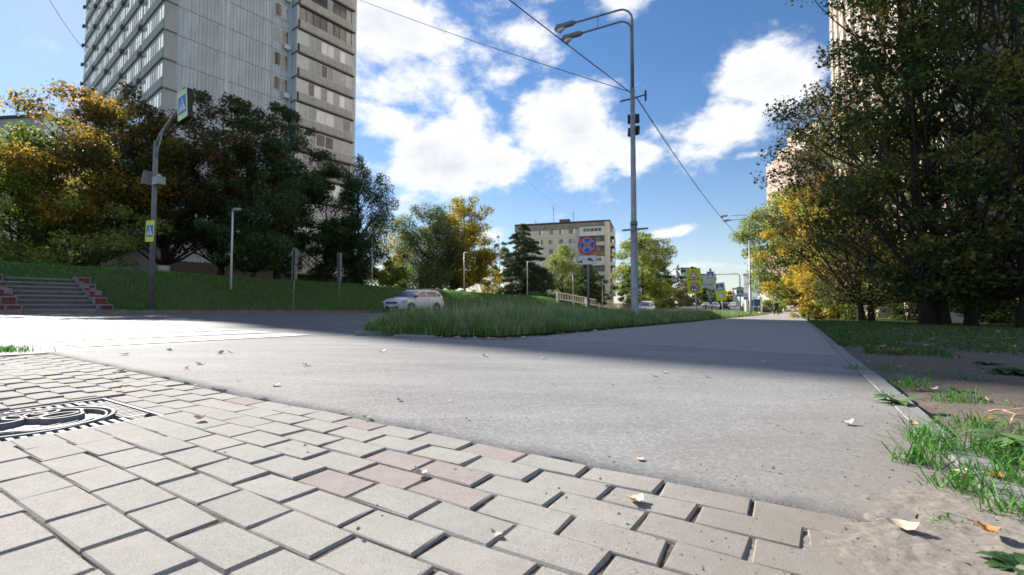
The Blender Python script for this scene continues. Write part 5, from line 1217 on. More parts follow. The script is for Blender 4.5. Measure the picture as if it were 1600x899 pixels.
plate('tow_truck', 'sign_k', pl, [(-.285, -.075), (-.15, -.075), (-.15, -.03), (-.20, -.02), (-.285, -.035)], -.0063, .0015)
plate('crane', 'sign_k', pl, [(-.20, -.03), (-.185, -.03), (-.145, .055), (-.16, .06)], -.0065, .0015)
plate('hook_line', 'sign_k', pl, [(-.152, .053), (-.148, .046), (-.03, -.03), (-.03, -.02)], -.0066, .0015)
for cx in (-.255, -.17): plate('wheel', 'sign_k', pl, ngon(.02, 10, cx, -.08), -.0067, .0015)
# ------------------------------------------------------------------ yellow hump and speed sign
py_ = at(1086, 489, 23.7)
ys = thing('hump_warning_sign', 'tilted fluorescent yellow board with a hump warning triangle above a 40 speed limit', 'road sign', (py_.x, 23.7, float(H0(py_.x, 23.7))), ROT_R + R(4))
zc_ = at(1082, 439.5, 23.7).z - ys.location.z
MB().tube([(.10, .05, -.1), (-.02, .05, zc_ + .5)], .032, 8).build('post', M['white_metal'], ys, True)
bd = MB().prism(rrect(.72, 1.30, .05), -.004, .008).build('board', M['sign_y'], ys); bd.location = (-.02, 0, zc_); bd.rotation_euler = (0, R(-5), 0)
def tri(s, cz): return [(-s, cz - s * .80), (s, cz - s * .80), (0, cz + s * .92)]
plate('red_triangle', 'sign_r', bd, tri(.29, .30), -.0042, .002); plate('pale_triangle', 'sign_w', bd, tri(.215, .29), -.0063, .002)
plate('hump', 'sign_k', bd, [(-.13, .165), (.13, .165), (.11, .19), (.05, .225), (-.03, .225), (-.10, .19)], -.0084, .002)
rg_ = MB(); annulus(rg_, .195, .25, -.0080, 32, 0, -.33); rg_.build('red_ring', M['sign_r'], bd); plate('white_disc', 'sign_w', bd, ngon(.248, 32, 0, -.33), -.0042, .003)
MB().prism([(-.13, -.37), (-.03, -.37), (-.03, -.45), (.02, -.45), (.02, -.37), (.045, -.37), (.045, -.325), (.02, -.325), (.02, -.19), (-.035, -.19), (-.13, -.33)][::1], -.0085, -.0074, 0, Matrix.Translation((-.045, 0, 0))).build('numeral', M['sign_k'], bd)
MB().prism([(-.075, -.325), (-.03, -.325), (-.03, -.255)], -.0092, -.0086, 0, Matrix.Translation((-.045, 0, 0))).build('numeral_counter', M['sign_w'], bd)
zr_ = MB(); vs_ = []
for i in range(24):
    a_ = 2 * math.pi * i / 24
    for f_ in (1, .52): vs_.append((.085 + .07 * (f_ if f_ == 1 else .42) * math.cos(a_), -.0085, -.32 + .132 * (f_ if f_ == 1 else .66) * math.sin(a_)))
zr_.add(vs_, [(2 * i, 2 * i + 1, (2 * i + 3) % 48, (2 * i + 2) % 48) for i in range(24)]); zr_.build('numeral', M['sign_k'], bd)
# ------------------------------------------------------------------ tilted crossing sign farther on
pz = at(1127, 489, 37.0)
cs = thing('crossing_sign', 'tilted crossing sign over a yellow board with a pale ring, right of the 40 sign', 'road sign', (pz.x, 37.0, float(H0(pz.x, 37.0))), ROT_R + R(2))
zc_ = at(1124.5, 456, 37.0).z - cs.location.z
MB().tube([(.14, .05, -.1), (0, .05, zc_ + .4)], .032, 8).build('post', M['white_metal'], cs, True)
bd = MB().prism(rrect(.78, 1.46, .04), -.004, .008).build('board', M['sign_y'], cs); bd.location = (-.03, 0, zc_); bd.rotation_euler = (0, R(-8), 0)
up_ = link('upper_sign', MB().prism(rrect(.60, .60, .03), -.004, 0).mesh('upper_sign', M['sign_w']), bd, (0, -.0043, .36))
plate('blue_field', 'sign_b', up_, rrect(.54, .54, .02), -.0043, .002); plate('triangle', 'sign_w', up_, [(-.22, -.2), (.22, -.2), (0, .22)], -.0065, .002)
for poly in WALK: plate('walker', 'sign_k', up_, off(poly, 0, -.03, .42), -.0087, .002)
r2_ = MB(); annulus(r2_, .19, .235, -.008, 28, 0, -.36); r2_.build('pale_red_ring', mat('faded_red', (.62, .33, .22), .5), bd); plate('white_disc', 'sign_w', bd, ngon(.232, 28, 0, -.36), -.0042, .003)
# ------------------------------------------------------------------ tall crossing sign on the left bank
pb = at(236, 470, 20.0); zb_ = Hs(pb.x, 20.0)
cp = thing('crossing_mast', 'grey mast on the bank with an arm holding a lit crossing sign over the road', 'sign mast', (pb.x, 20.0, zb_), math.atan2(-RN[1], -RN[0]))
zt_ = at(240, 240, 20.0).z - zb_
MB().tube([(0, 0, -.2), (0, 0, zt_ - .9), (0, 0, zt_ + .55)], [.115, .095, .085], 12).build('pole', M['galv_d'], cp, True)
MB().tube([(0, 0, zt_ + .3), (.35, 0, zt_ + .78), (1.5, 0, zt_ + 1.42), (2.15, 0, zt_ + 1.72)], [.065, .055, .045, .04], 8).tube([(0, 0, zt_ - .35), (.55, 0, zt_ + .85)], .025, 6).build('arm', M['galv'], cp, True)
sg = link('lightbox', MB().box(-.42, .42, -.10, .10, -.62, .62).mesh('lightbox', M['plastic']), cp, (2.45, 0, zt_ + 1.62)); sg.rotation_euler = (0, R(-6), R(-2))
MB().box(-.05, .05, -.05, .05, .62, .78).build('cap', M['black_metal'], sg)
pale_y = mat('pale_lime_border', (.62, .74, .28), .4); M['pale_y'] = pale_y
crossing_face(sg, .84, 1.24, 'pale_y', -.1005)
s2 = link('lower_sign', MB().prism(rrect(.56, .90, .03), -.01, .004).mesh('lower_sign', M['galv_d']), cp, (0.02, -.12, at(233, 362, 20).z - zb_)); s2.rotation_euler = (0, R(2), R(8))
crossing_face(s2, .58, .94, 'sign_y', -.0105)
bx = MB().box(.12, .62, -.16, .16, at(248, 291, 20).z - zb_, at(248, 279, 20).z - zb_).build('control_box', M['galv'], cp)
MB().lathe([(.07, 0), (.07, .08), (.04, .12)], 10, 0, Matrix.Translation((.36, 0, at(248, 279, 20).z - zb_ + .001))).build('antenna_cap', M['white_metal'], bx)
T = Matrix.Translation((-.30, 0, at(230, 278, 20).z - zb_)) @ Matrix.Rotation(R(-62), 4, 'Y')
MB().box(-.30, .30, -.35, .35, -.02, .02, 0, T).build('solar_panel', M['galv'], cp)
# ------------------------------------------------------------------ two leaning information posts on the bank
for px, Y, lean, lab in ((458, 26.0, -4.5, 'leaning grey post with sign boards seen edge on, left of two on the bank'), (530, 29.5, 1.5, 'upright grey post with double sign boards seen edge on, right of two on the bank')):
    b_ = at(px, 474, Y); zz = Hs(b_.x, Y); t = thing('sign_post', lab, 'sign post', (b_.x, Y, zz), ROT_R + R(-62), 'sign posts seen edge on on the bank'); t.rotation_euler = (0, R(lean), ROT_R + R(-50))
    h_ = at(px, 388 if px < 500 else 396, Y).z - zz
    MB().tube([(0, 0, -.1), (0, 0, h_)], .035, 8).build('post', M['galv'], t, True)
    for z0_, z1_, w_, y_ in ((h_ - .95, h_ + .02, .62, -.06), (h_ - 1.85, h_ - .98, .55, -.062)):
        MB().box(-w_ / 2, w_ / 2, y_ - .02, y_, z0_, z1_).build('sign_board', M['galv'], t); MB().box(-w_ / 2, w_ / 2, .062, .085, z0_ + .05, z1_ + .0).build('sign_board', M['galv_d'], t)
# ------------------------------------------------------------------ small park lamps on the terrace
def park_lamp(label, px, Y, top):
    b_ = at(px, 440, Y); zz = Hs(b_.x, Y); h_ = at(px, top, Y).z - zz
    t = thing('park_lamp', label, 'park lamp', (b_.x, Y, zz - .02), R(-20), 'park lamps along the top of the bank')
    MB().tube([(0, 0, -.1), (0, 0, h_)], [.06, .04], 8).build('post', M['white_metal'], t, True)
    hd = MB().tube([(-.03, 0, h_), (.15, 0, h_ + .05), (.55, 0, h_ + .04), (.62, 0, h_ + .02)], [.05, .10, .09, .03], 8).build('lamp_head', M['galv'], t, True)
for a in ((361, 25.0, 329, 'pale park lamp at the foot of the dark trees left of the sign posts'), (581, 38.0, 371, 'thin park lamp in front of the drooping birch'), (725, 48.0, 396, 'park lamp in front of the golden maple trunk'), (768, 56.0, 425, 'short park lamp right of the golden maple'),
          (824, 62.0, 410, 'park lamp in front of the broad spruce'), (895, 70.0, 429, 'park lamp behind the pale balustrade'), (941, 76.0, 446, 'park lamp post below the glazed corner balconies')): park_lamp(a[3], a[0], a[1], a[2])
# ------------------------------------------------------------------ steps up the bank with brick cheek blocks
SX_, SY_ = -16.98, 17.2
sx, sy = SX_, SY_
st = thing('stone_steps', 'flight of worn concrete steps up the bank between stepped brick cheek walls', 'steps', (sx, sy, float(H0(sx, sy))), R(60.5))
NS, RI, TR, SW = 8, .178, .36, 2.1
for i in range(NS):
    s_ = MB().box(-SW / 2, SW / 2, i * TR, i * TR + TR + .05, -.3, (i + 1) * RI - .045).build('step', M['step'], st)
    MB().box(-SW / 2 + .003, SW / 2 - .003, i * TR - .03, i * TR + TR - .005, (i + 1) * RI - .044, (i + 1) * RI).build('nosing', M['nosing'], s_)
MB().box(-SW / 2 - .4, SW / 2 + .4, NS * TR + .02, NS * TR + 2.6, -.3, NS * RI - .01).build('landing', M['step'], st)
for sd_ in (-1, 1):
    for i in range(5):
        y0 = -.10 + i * .58; z1 = .36 + i * .29; xc = sd_ * (SW / 2 + .24)
        c_ = MB().bbox(xc - .22, xc + .22, y0, y0 + .57, -.3, z1, .02).build('cheek_block', M['stone'], st)
        for r_ in range(2):
            z_ = z1 - .32 + r_ * .145
            for q_ in range(2):
                if (i + q_ + r_) % 5 == 4: continue
                MB().box(xc - .17 + q_ * .175, xc - .01 + q_ * .175, y0 - .022, y0 - .002, z_, z_ + .125).build('brick', M['redbrick'], c_)
        xo = xc + sd_ * .222
        for q_ in range(2): MB().box(min(xo, xo + sd_ * .02), max(xo, xo + sd_ * .02), y0 + .05 + q_ * .25, y0 + .27 + q_ * .25, z1 - .28, z1 - .06).build('brick', M['redbrick'], c_)
# ------------------------------------------------------------------ pale balustrade down the end of the bank
A_, B_ = at(871, 457, 64), at(968, 476, 86)
bl = thing('balustrade', 'cream concrete balustrade sloping down the end of the green bank', 'balustrade', tuple(A_))
dv = B_ - A_; nbl = 30; ang = math.atan2(dv.y, dv.x)
MB().tube([(0, 0, 0), dv], .10, 6).build('top_rail', M['cream'], bl); MB().tube([(0, 0, -.92), dv + Vector((0, 0, -.92))], .10, 6).build('bottom_rail', M['cream'], bl)
bal = MB().lathe([(.09, -.85), (.06, -.7), (.10, -.5), (.06, -.25), (.09, -.08)], 8).mesh('baluster', M['cream'])
for i in range(nbl + 1):
    p = dv * (i / nbl)
    if i % 6 == 0: MB().box(p.x - .16, p.x + .16, p.y - .16, p.y + .16, p.z - 1.6, p.z + .14).build('pier', M['cream'], bl)
    else: link('baluster', bal, bl, tuple(p))
# ------------------------------------------------------------------ sign gantries
def gantry(px, Y, py_top, arm_px, side, label, low_sign):
    b_ = at(px, 488, Y); zz = float(H0(b_.x, Y)); t = thing('sign_gantry', label, 'sign gantry', (b_.x, Y, zz), math.atan2(RN[1] * side, RN[0] * side), 'arms with crossing signs over the road')
    h_ = at(px, py_top, Y).z - zz; u_ = (arm_px - 800) / FPX; d_ = Vector((RN[0] * side, RN[1] * side)); L_ = (u_ * Y - b_.x) / (d_.x - u_ * d_.y)
    MB().tube([(0, 0, -.1), (0, 0, h_ - .35), (.1, 0, h_ - .08), (.4, 0, h_), (L_, 0, h_)], [.10, .08, .07, .06, .05], 8).build('mast', M['galv'], t, True)
    ro = -math.pi if side > 0 else 0
    s = link('hanging_sign', MB().box(-.5, .5, -.06, .06, -.55, .55).mesh('hanging_sign', M['galv_d']), t, (L_ - .3, 0, h_ - .1), ro)
    crossing_face(s, 1.0, 1.1, 'pale_y', -.0605)
    MB().box(-.12, .12, -.1, .1, .56, .95).build('camera_box', M['black_metal'], s)
    MB().box(-.25, .35, -.16, .16, h_ * .55, h_ * .68).build('control_box', M['galv'], t)
    if low_sign:
        s = link('low_sign', MB().box(-.45, .45, -.04, .04, -.5, .5).mesh('low_sign', M['galv_d']), t, (0, -.15 * (-1 if side > 0 else 1), low_sign), ro); crossing_face(s, .9, 1.0, 'pale_y', -.0405)
    return t
gantry(1013, 105, 437, 1056, -1, 'grey sign arm reaching right over the road in front of the green trees', 2.4)
gantry(1157, 62, 428, 1107, 1, 'grey sign arm reaching left over the road beside the farther lamp post', 2.9)
# ------------------------------------------------------------------ bus stop
pq = at(1178, 489, 70); zz = pq.z
bs = thing('bus_shelter', 'white bus shelter with blue panels at the end of the grass strip', 'bus shelter', (pq.x, 70, zz), ROT_R + R(-8))
for x in (-.9, 0, .95): MB().box(x - .05, x + .05, -.05, .05, 0, 2.3).build('post', M['white_metal'], bs)
MB().box(-1.1, 1.15, -1.2, .2, 2.302, 2.42).build('roof', M['white_metal'], bs)
MB().box(-.845, -.055, -.02, .02, 1.05, 2.0).build('blue_panel', M['sign_b'], bs); MB().box(.055, .895, -.02, .02, .95, 2.1).build('blue_panel', M['sign_b'], bs)
MB().box(-.845, -.055, -.02, .02, .15, 1.0).build('glass_panel', M['glass_pale'], bs); MB().box(.055, .895, -.02, .02, .15, .9).build('glass_panel', M['glass_dark'], bs)
pq = at(1166, 488, 67)
bp = thing('bus_stop_sign', 'white and blue bus stop sign on a pale post left of the shelter', 'bus stop sign', (pq.x, 67, pq.z), ROT_R)
hz = at(1166, 463, 67).z - pq.z
MB().tube([(0, .06, 0), (0, .06, hz + .5)], .05, 8).build('post', M['white_metal'], bp)
MB().box(-.32, .32, -.02, .03, hz - .5, hz + .5).build('board', M['sign_w'], bp)
MB().box(-.28, .28, -.026, -.0205, hz - .48, hz - .18).build('blue_band', M['sign_b'], bp); MB().box(-.28, .28, -.026, -.0205, hz + .40, hz + .47).build('blue_band', M['sign_b'], bp)
MB().box(-.18, .18, -.026, -.0205, hz - .02, hz + .22).build('pictogram', mat('pale_blue_print', (.25, .35, .62)), bp)
pq = at(1188.5, 490, 72)
ac = thing('advertising_column', 'cream round column with a white domed cap right of the blue shelter panels', 'column', (pq.x, 72, pq.z))
MB().lathe([(.30, -.05), (.30, .15), (.25, .2), (.25, 2.15)], 16).build('shaft', M['cream'], ac, True); MB().lathe([(.34, 2.152), (.36, 2.25), (.34, 2.5), (.22, 2.72), (.05, 2.8)], 16).build('cap', M['white_metal'], ac, True)
pq = at(1165.5, 489, 66)
pc = thing('white_column', 'short white pillar at the left side of the bus shelter', 'pillar', (pq.x + .1, 66, pq.z))
MB().bbox(-.17, .17, -.17, .17, 0, 1.75, .02).build('shaft', M['white_metal'], pc); MB().bbox(-.21, .21, -.21, .21, 1.752, 1.86, .02).build('cap', M['cream'], pc)
# ------------------------------------------------------------------ small things on the terrace and along the road
pq = at(256, 425, 26.5); zz = Hs(pq.x, 26.5)
ub = thing('park_urn', 'pale concrete litter urn at the top of the bank behind the mast', 'urn', (pq.x, 26.5, zz))
MB().lathe([(.22, -.05), (.26, .05), (.30, .55), (.34, .62), (.30, .63)], 14).build('bowl', M['cream'], ub, True); MB().lathe([(.28, .632), (.27, .64), (.1, .635)], 14).build('rim', M['stone'], ub, True)
bw = at(985, 482, 95)
sh = thing('orange_cabinet', 'low orange and brown roadside cabinet beside the nearest lamp post', 'cabinet', (bw.x, 95, float(H0(bw.x, 95)) - .2), R(-20))
MB().bbox(-1.6, 1.6, -.5, .5, 0, 1.35, .05).build('cabinet_body', mat('orange_brown', (.42, .20, .06)), sh); MB().box(-1.7, 1.7, -.6, .6, 1.352, 1.5).build('cabinet_roof', M['galv_d'], sh)
for i, (px, Y, lab) in enumerate(((1002, 98, 'white traffic post in front of the very dark bush'), (974, 94, 'grey round traffic sign post left of the nearest lamp post'))):
    pq = at(px, 484, Y); zz = float(H0(pq.x, Y)); t = thing('sign_post', lab, 'sign post', (pq.x, Y, zz), ROT_R); hh_ = at(px, 452 if i == 0 else 459, Y).z - zz
    MB().tube([(0, 0, -.1), (0, 0, hh_)], .045, 8).build('post', M['galv'], t)
    if i == 0: MB().tube([(0, 0, hh_ - .05), (.7, 0, hh_)], .04, 6).build('arm', M['galv'], t)
    else: MB().prism(ngon(.33, 20, 0, hh_ - .05), -.07, -.05).build('sign_disc', M['galv'], t)
# ================================================================== CARS
def car(label, loc, rot, paint='carpaint', L_=4.57, W=1.84, roof=1.66, suv=True, group=None, detail=True, cat='car', name='car', dirty=False):
    t = thing(name, label, cat, loc, rot, group); hw = W / 2; k = L_ / 4.57; zr = roof
    st = [(-2.285, .50, .72, .70), (-2.22, .34, .82, .86), (-2.05, .27, .93, .95), (-1.75, .24, 1.0, .99), (-1.2, .24, 1.06, 1.0), (-.85, .24, 1.10, 1.0), (0, .24, 1.12, 1.0), (.8, .24, 1.14, 1.0), (1.5, .25, 1.16, 1.0), (1.95, .28, 1.15, .97), (2.2, .36, 1.10, .93), (2.285, .52, .98, .86)]
    if not suv: st = [(x, z0, z1 * .86, w) for x, z0, z1, w in st]
    vs = []; n = len(st)
    for x, z0, z1, wf in st:
        w = hw * wf; zm = z0 + (z1 - z0) * .5
        prof = [(-w * .90, z0), (-w, z0 + .14), (-w * 1.0, zm), (-w * .965, z1 - .06), (-w * .90, z1), (0, z1 + .045), (w * .90, z1), (w * .965, z1 - .06), (w, zm), (w, z0 + .14), (w * .90, z0)]
        vs += [(x * k, y, z) for y, z in prof]
    m_ = 11; fs = [(i * m_ + j, i * m_ + (j + 1) % m_, (i + 1) * m_ + (j + 1) % m_, (i + 1) * m_ + j) for i in range(n - 1) for j in range(m_)] + [tuple(range(m_ - 1, -1, -1)), tuple((n - 1) * m_ + j for j in range(m_))]
    fs = [tuple(reversed(f)) for f in fs]
    body = MB().add(vs, fs).build('body', M[paint], t, True)
    # greenhouse: pillars and roof in paint, glass let in
    bz = 1.08 if suv else .95
    top = [(-1.28, bz, -.30, zr - .09), (2.16 if suv else 1.75, bz, 1.78 if suv else 1.1, zr - .10)]
    x0, x1, xt0, xt1 = top[0][0] * k, top[1][0] * k, top[0][2] * k, top[1][2] * k; wb, wt_ = hw * .90, hw * .70
    cab = MB()
    ring = [(x0, bz), (xt0, zr - .10), (xt0 + .35, zr - .02), ((xt0 + xt1) / 2, zr), (xt1 - .3, zr - .03), (xt1, zr - .10), (x1, bz)]
    def wz(z): return wb + (wt_ - wb) * (z - bz) / (zr - bz)
    vs = [(x, -wz(z), z) for x, z in ring] + [(x, wz(z), z) for x, z in ring]; nn = len(ring)
    cab.add(vs, [tuple(range(nn)), tuple(range(2 * nn - 1, nn - 1, -1))] + [(i + 1, i, nn + i, nn + i + 1) for i in range(nn - 1)])
    cab.build('cabin', M[paint], t)
    def side_glass(pts, nm):
        for s in (-1, 1):
            P = [(x, s * (wz(z) + .006), z) for x, z in pts]; P2 = [(x, s * (wz(z) - .01), z) for x, z in pts]; q = len(pts)
            f_ = [tuple(range(q)), tuple(range(2 * q - 1, q - 1, -1))] + [((i + 1) % q, i, q + i, q + (i + 1) % q) for i in range(q)]
            if s > 0: f_ = [tuple(reversed(f)) for f in f_]
            MB().add(P + P2, f_).build(nm, M['glass_dark'], t)
    xm = (x0 + x1) / 2 - .1 * k; zt = zr - .15
    side_glass([(x0 + .28, bz + .04), (xm - .04, bz + .04), (xm - .04, zt), (xt0 + .22, zt - .01)], 'side_window')
    side_glass([(xm + .05, bz + .04), (x1 - .75 * k, bz + .05), (x1 - .70 * k, zt - .03), (xm + .05, zt)], 'side_window')
    if suv: side_glass([(x1 - .66 * k, bz + .06), (x1 - .22, bz + .15), (xt1 - .12, zt - .10), (x1 - .62 * k, zt - .04)], 'quarter_window')
    def slope_glass(xa, za, xb, zb_, nm, sgn):
        A = [(xa, -wz(za) * .92, za), (xa, wz(za) * .92, za), (xb, wz(zb_) * .90, zb_), (xb, -wz(zb_) * .90, zb_)]; d = Vector((sgn * .8, 0, .5)) * .012
        P = [Vector(p) + d for p in A]; P2 = [Vector(p) - d for p in A]
        MB().add(P + P2, [(0, 1, 2, 3), (7, 6, 5, 4), (1, 0, 4, 5), (2, 1, 5, 6), (3, 2, 6, 7), (0, 3, 7, 4)]).build(nm, M['glass'], t)
    slope_glass(x0 + .07 * (xt0 - x0), bz + .06, x0 + .90 * (xt0 - x0), bz + .92 * (zr - .10 - bz), 'windscreen', -1)
    slope_glass(x1 + .10 * (xt1 - x1), bz + .07, x1 + .9 * (xt1 - x1), bz + .9 * (zr - .1 - bz), 'rear_window', 1)
    wr_ = .345 if suv else .31
    for x in (-1.40 * k, 1.28 * k):
        for s in (-1, 1):
            y = s * (hw - .10)
            ar = MB(); 
            pts = [(x + (wr_ + .07) * math.cos(a), wr_ + (wr_ + .07) * math.sin(a)) for a in np.linspace(-.25, math.pi + .25, 14)]
            q = len(pts); vs_ = [(px_, s * (hw + .012), pz_) for px_, pz_ in pts] + [(px_, s * (hw - .06), pz_) for px_, pz_ in pts]
            f_ = [tuple(range(q)), tuple(range(2 * q - 1, q - 1, -1))] + [((i + 1) % q, i, q + i, q + (i + 1) % q) for i in range(q)]
            ar.add(vs_, f_ if s < 0 else [tuple(reversed(f)) for f in f_]).build('wheel_arch', M['plastic'], t)
            T = Matrix.Translation((x, s * (hw + .014), wr_)) @ Matrix.Rotation(R(90) * s, 4, 'X')
            w_ = MB().lathe([(wr_ * .62, -.02), (wr_ * .9, -.01), (wr_, .03), (wr_, .17), (wr_ * .9, .2)], 20, 0, T).build('wheel', M['tyre'], t, True)
            rm_ = MB().lathe([(wr_ * .10, -.045), (wr_ * .14, -.035), (wr_ * .2, -.005)], 12, 0, T)
            for i in range(5):
                a = i * 1.2566; Tr = T @ Matrix.Rotation(a, 4, 'Z'); rm_.box(wr_ * .12, wr_ * .60, -.028, .028, -.035, -.012, 0, Tr)
            rm_.build('rim', M['alloy'], w_)
    MB().box(-2.3 * k, -2.2 * k, -hw * .62, hw * .62, .30, .50).box(-2.27 * k, 2.2 * k, -hw * .98, -hw * .9, .22, .30).box(-2.27 * k, 2.2 * k, hw * .9, hw * .98, .22, .30).build('lower_trim', M['plastic'], t)
    MB().box(-2.315 * k, -2.26 * k, -hw * .5, hw * .5, .66 * (1 if suv else .9), .78 * (1 if suv else .9)).build('grille', M['plastic'], t)
    MB().box(-2.335 * k, -2.306 * k, -.26, .26, .46, .57).build('number_plate', M['sign_w'], t)
    for s in (-1, 1):
        MB().prism([(-2.25 * k, .70), (-1.80 * k, .80), (-1.72 * k, .90), (-2.10 * k, .84)] if suv else [(-2.25 * k, .62), (-1.85 * k, .68), (-1.8 * k, .76), (-2.12 * k, .74)], s * hw * .99, s * hw * .70, 0).build('headlight', M['lens'], t)
        MB().prism([(2.05 * k, .95), (2.27 * k, .9), (2.27 * k, 1.05), (2.0 * k, 1.08)], s * hw * .97, s * hw * .75, 0).build('tail_light', M['sign_r'], t)
        mi_ = MB().bbox(-1.12 * k, -.90 * k, s * (hw + .02) - .09, s * (hw + .02) + .09, bz + .0, bz + .15, .03).build('wing_mirror', M['plastic'], t)
        if detail:
            for xx in (xm + .02, x0 + .30): MB().box(xx - .006, xx + .006, s * hw - .006, s * hw + .004, .36, bz - .05).build('door_gap', M['plastic'], t)
            for xx in (xm - .22, xm + .75): MB().box(xx - .09, xx + .09, s * hw - .01, s * (hw) + .02, bz - .17, bz - .14).build('door_handle', M[paint], t)
            if suv: MB().tube([(xt0 + .35, s * wt_ * .9, zr + .01), (xt0 + .5, s * wt_ * .92, zr + .05), (xt1 - .4, s * wt_ * .92, zr + .04), (xt1 - .25, s * wt_ * .9, zr)], .018, 6).build('roof_rail', M['galv_d'], t)
    return t
ROADANG = math.atan2(RS[1], RS[0])           # local +x (tail) points away along the road
pc = at(648, 490, 31.8)
car('white sport utility car driving along the road beneath the green bank', (pc.x, 31.8, float(H0(pc.x, 31.8)) + .0), ROADANG + R(1), detail=True)
pc = at(1010, 487, 71); car('white van like car on the far side of the road behind the nearest lamp post', (pc.x, 71, float(H0(pc.x, 71)) - .1), ROADANG, 'carpaint', roof=1.9)
pc = at(1237, 490, 92); car('silver car parked across the end of the footpath', (pc.x, 92, pc.z), R(185), 'silver', roof=1.42, suv=False, L_=4.4)
pc = at(1198, 490, 88); car('dark car parked beside the cream column', (pc.x, 88, pc.z), R(160), 'darkcar', roof=1.45, suv=False, L_=4.3)
pc = at(1218, 489, 98); car('grey car half hidden behind the walking person', (pc.x, 98, pc.z), R(178), 'silver', roof=1.45, suv=False, L_=4.3)
for i, (s_, q_, pt, lab) in enumerate(((118, 9.2, 'darkcar', 'dark car far down the road, nearest of the distant ones'), (128, 12.2, 'carpaint', 'white car far down the road in the middle lane'), (142, 16.0, 'silver', 'silver car far down the road on the left lane'), (150, 9.5, 'carpaint', 'white car far down the road on the right lane'),
                                      (165, 12.5, 'darkcar', 'dark car farthest down the road in the middle'), (172, 16.5, 'carpaint', 'white car farthest down the road on the left'))):
    x, y = rxy(s_, q_); car(lab, (x, y, float(H0(x, y)) + .01), ROADANG + (math.pi if q_ < 11 else 0), pt, roof=1.5, suv=i % 2 == 0, detail=False, group='cars far down the road')
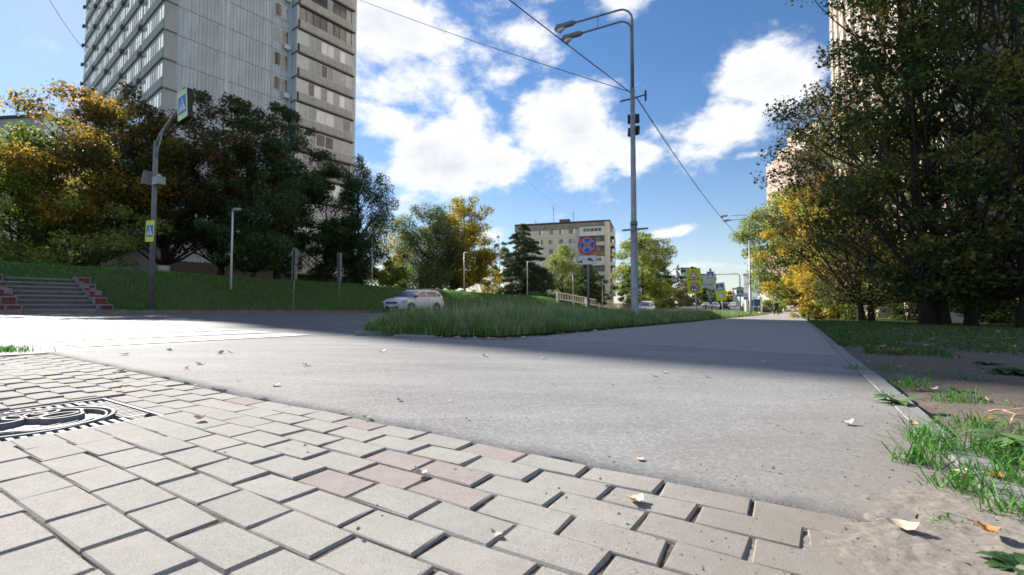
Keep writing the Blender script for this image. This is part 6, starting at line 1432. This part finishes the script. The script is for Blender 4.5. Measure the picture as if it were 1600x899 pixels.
# ================================================================== PEOPLE
def skinned(name, V, Eg, rad, mm, parent, root=0, sub=1):
    me = bpy.data.meshes.new(name); me.from_pydata(V, Eg, []); me.materials.append(M[mm]); o = link(name, me, parent)
    sm = o.modifiers.new('skin', 'SKIN'); sm.use_smooth_shade = True; sm.branch_smoothing = .5
    for i, r_ in enumerate(rad):
        d = me.skin_vertices[0].data[i]; d.radius = r_ if isinstance(r_, tuple) else (r_, r_); d.use_root = (i == root)
    if sub: s = o.modifiers.new('sub', 'SUBSURF'); s.levels = sub; s.render_levels = sub
    return o
def person(label, px, py, Y, hgt, rot, jacket, trousers, hair='hair', stride=.22, swing=.18, skirt=False):
    b_ = at(px, py, Y); k = hgt / 1.75; t = thing('person', label, 'person', (b_.x, Y, float(b_.z)), R(rot)); t.scale = (k, k, k)
    S, W_ = stride, swing
    J = dict(pel=(0, 0, .96), waist=(0, .01, 1.10), chest=(0, .01, 1.32), neck=(0, 0, 1.475), jaw=(0, -.02, 1.54), head=(0, -.01, 1.64), crown=(0, .0, 1.70))
    for s, n in ((-1, 'l'), (1, 'r')):
        J['sh' + n] = (s * .175, .01, 1.41); J['el' + n] = (s * .225, s * W_ * .35 + .03, 1.13); J['wr' + n] = (s * .235, s * W_ - .04, .90); J['ha' + n] = (s * .235, s * W_ - .07, .83)
        J['hip' + n] = (s * .09, 0, .90); J['kn' + n] = (s * .10, -s * S * .55 - .03, .50); J['an' + n] = (s * .10, -s * S + .03, .10 + (.06 if s > 0 else 0)); J['to' + n] = (s * .115, -s * S - .12, .035 + (.02 if s > 0 else 0))
    def mk(keys, edges, rad, nm, mm, rt, sub=1):
        idx = {q: i for i, q in enumerate(keys)}
        return skinned(nm, [J[q] for q in keys], [(idx[a], idx[b]) for a, b in edges], [rad[q] for q in keys], mm, t, idx[rt], sub)
    keys = ['pel', 'waist', 'chest', 'neck', 'jaw', 'head', 'crown']; ed = [('pel', 'waist'), ('waist', 'chest'), ('chest', 'neck'), ('neck', 'jaw'), ('jaw', 'head'), ('head', 'crown')]
    rad = dict(pel=(.14, .10), waist=(.13, .095), chest=(.155, .105), neck=.055, jaw=(.06, .075), head=(.078, .095), crown=(.06, .07))
    for n, s in (('l', -1), ('r', 1)):
        for f, (dx, dy, dz) in enumerate(((.0, -.045, -.075), (.0, -.02, -.088), (.0, .004, -.085), (.0, .026, -.07))):
            J[f'f{n}{f}'] = (J['ha' + n][0] - s * .01 + dx, J['ha' + n][1] + dy, J['ha' + n][2] + dz)
        J[f'f{n}t'] = (J['ha' + n][0] - s * .012, J['ha' + n][1] - .055, J['ha' + n][2] - .01)
        keys += ['sh' + n, 'el' + n, 'wr' + n, 'ha' + n, f'f{n}t'] + [f'f{n}{f}' for f in range(4)] + ['hip' + n, 'kn' + n, 'an' + n, 'to' + n]
        ed += [('chest', 'sh' + n), ('sh' + n, 'el' + n), ('el' + n, 'wr' + n), ('wr' + n, 'ha' + n), ('wr' + n, f'f{n}t')] + [('ha' + n, f'f{n}{f}') for f in range(4)] + [('pel', 'hip' + n), ('hip' + n, 'kn' + n), ('kn' + n, 'an' + n), ('an' + n, 'to' + n)]
        rad.update({'sh' + n: .062, 'el' + n: .043, 'wr' + n: .03, 'ha' + n: (.022, .036), f'f{n}t': .010, 'hip' + n: .088, 'kn' + n: .058, 'an' + n: .04, 'to' + n: .04}); rad.update({f'f{n}{f}': .0095 for f in range(4)})
    mk(keys, ed, rad, 'body', 'skin', 'pel')
    jk = ['pel', 'waist', 'chest', 'neck', 'shl', 'ell', 'wrl', 'shr', 'elr', 'wrr']
    je = [('pel', 'waist'), ('waist', 'chest'), ('chest', 'neck'), ('chest', 'shl'), ('shl', 'ell'), ('ell', 'wrl'), ('chest', 'shr'), ('shr', 'elr'), ('elr', 'wrr')]
    mk(jk, je, dict(pel=(.185, .14), waist=(.18, .13), chest=(.195, .14), neck=.08, shl=.085, ell=.066, wrl=.052, shr=.085, elr=.066, wrr=.052), 'jacket', jacket, 'pel')
    tk = ['pel', 'hipl', 'knl', 'anl', 'hipr', 'knr', 'anr']; te = [('pel', 'hipl'), ('hipl', 'knl'), ('knl', 'anl'), ('pel', 'hipr'), ('hipr', 'knr'), ('knr', 'anr')]
    mk(tk, te, dict(pel=(.16, .12), hipl=.105, knl=.078, anl=.062, hipr=.105, knr=.078, anr=.062), 'trousers', trousers, 'pel')
    for n in 'lr': mk(['an' + n, 'to' + n], [('an' + n, 'to' + n)], {'an' + n: .052, 'to' + n: .05}, 'shoe', 'c_black', 'an' + n)
    hd = Vector(J['head'])
    hv = MB().lathe([(.080, -.05), (.090, .02), (.086, .07), (.06, .10), (.015, .115)], 14, 0, Matrix.Translation(hd + Vector((0, .040, .012)))).build('hair', M[hair], t, True)
    for s in (-1, 1):
        MB().lathe([(.004, -.008), (.011, 0), (.004, .008)], 8, 0, Matrix.Translation(hd + Vector((s * .032, -.092, .0)))).build('eye', M['c_black'], t, True)
        MB().lathe([(.006, -.03), (.016, 0), (.006, .03)], 8, 0, Matrix.Translation(hd + Vector((s * .083, .0, -.01)))).build('ear', M['skin'], t, True)
    MB().add([hd + Vector(v) for v in ((-.014, -.085, -.035), (.014, -.085, -.035), (0, -.125, -.03), (0, -.09, .015))], [(0, 1, 2), (1, 3, 2), (3, 0, 2), (0, 3, 1)]).build('nose', M['skin'], t)
    MB().box(hd.x - .022, hd.x + .022, hd.y - .084, hd.y - .06, hd.z - .064, hd.z - .058).build('mouth', M['sign_r'], t)
    return t
person('person in a dark padded jacket and black trousers walking on the sunlit far path', 1213, 493, 52, 1.78, 180, 'c_black', 'c_black', 'hair', .2, .10)
person('person in a pale blue top walking beyond the person in the dark jacket', 1205, 490.5, 76, 1.62, 150, 'c_blue', 'c_jeans', 'hair', .25)
person('person in a white top waiting left of the bus stop', 1160, 488.5, 70, 1.66, -60, 'c_white', 'c_jeans', 'hair', .05, .05)
person('person in a red jacket standing at the tail of the silver car', 1243, 490, 86, 1.70, 90, 'c_red', 'c_jeans', 'hair', .08)
person('person in dark clothes on the far pavement left of the tilted crossing sign', 1103, 487, 95, 1.70, 60, 'c_black', 'c_jeans', 'hair', .22)
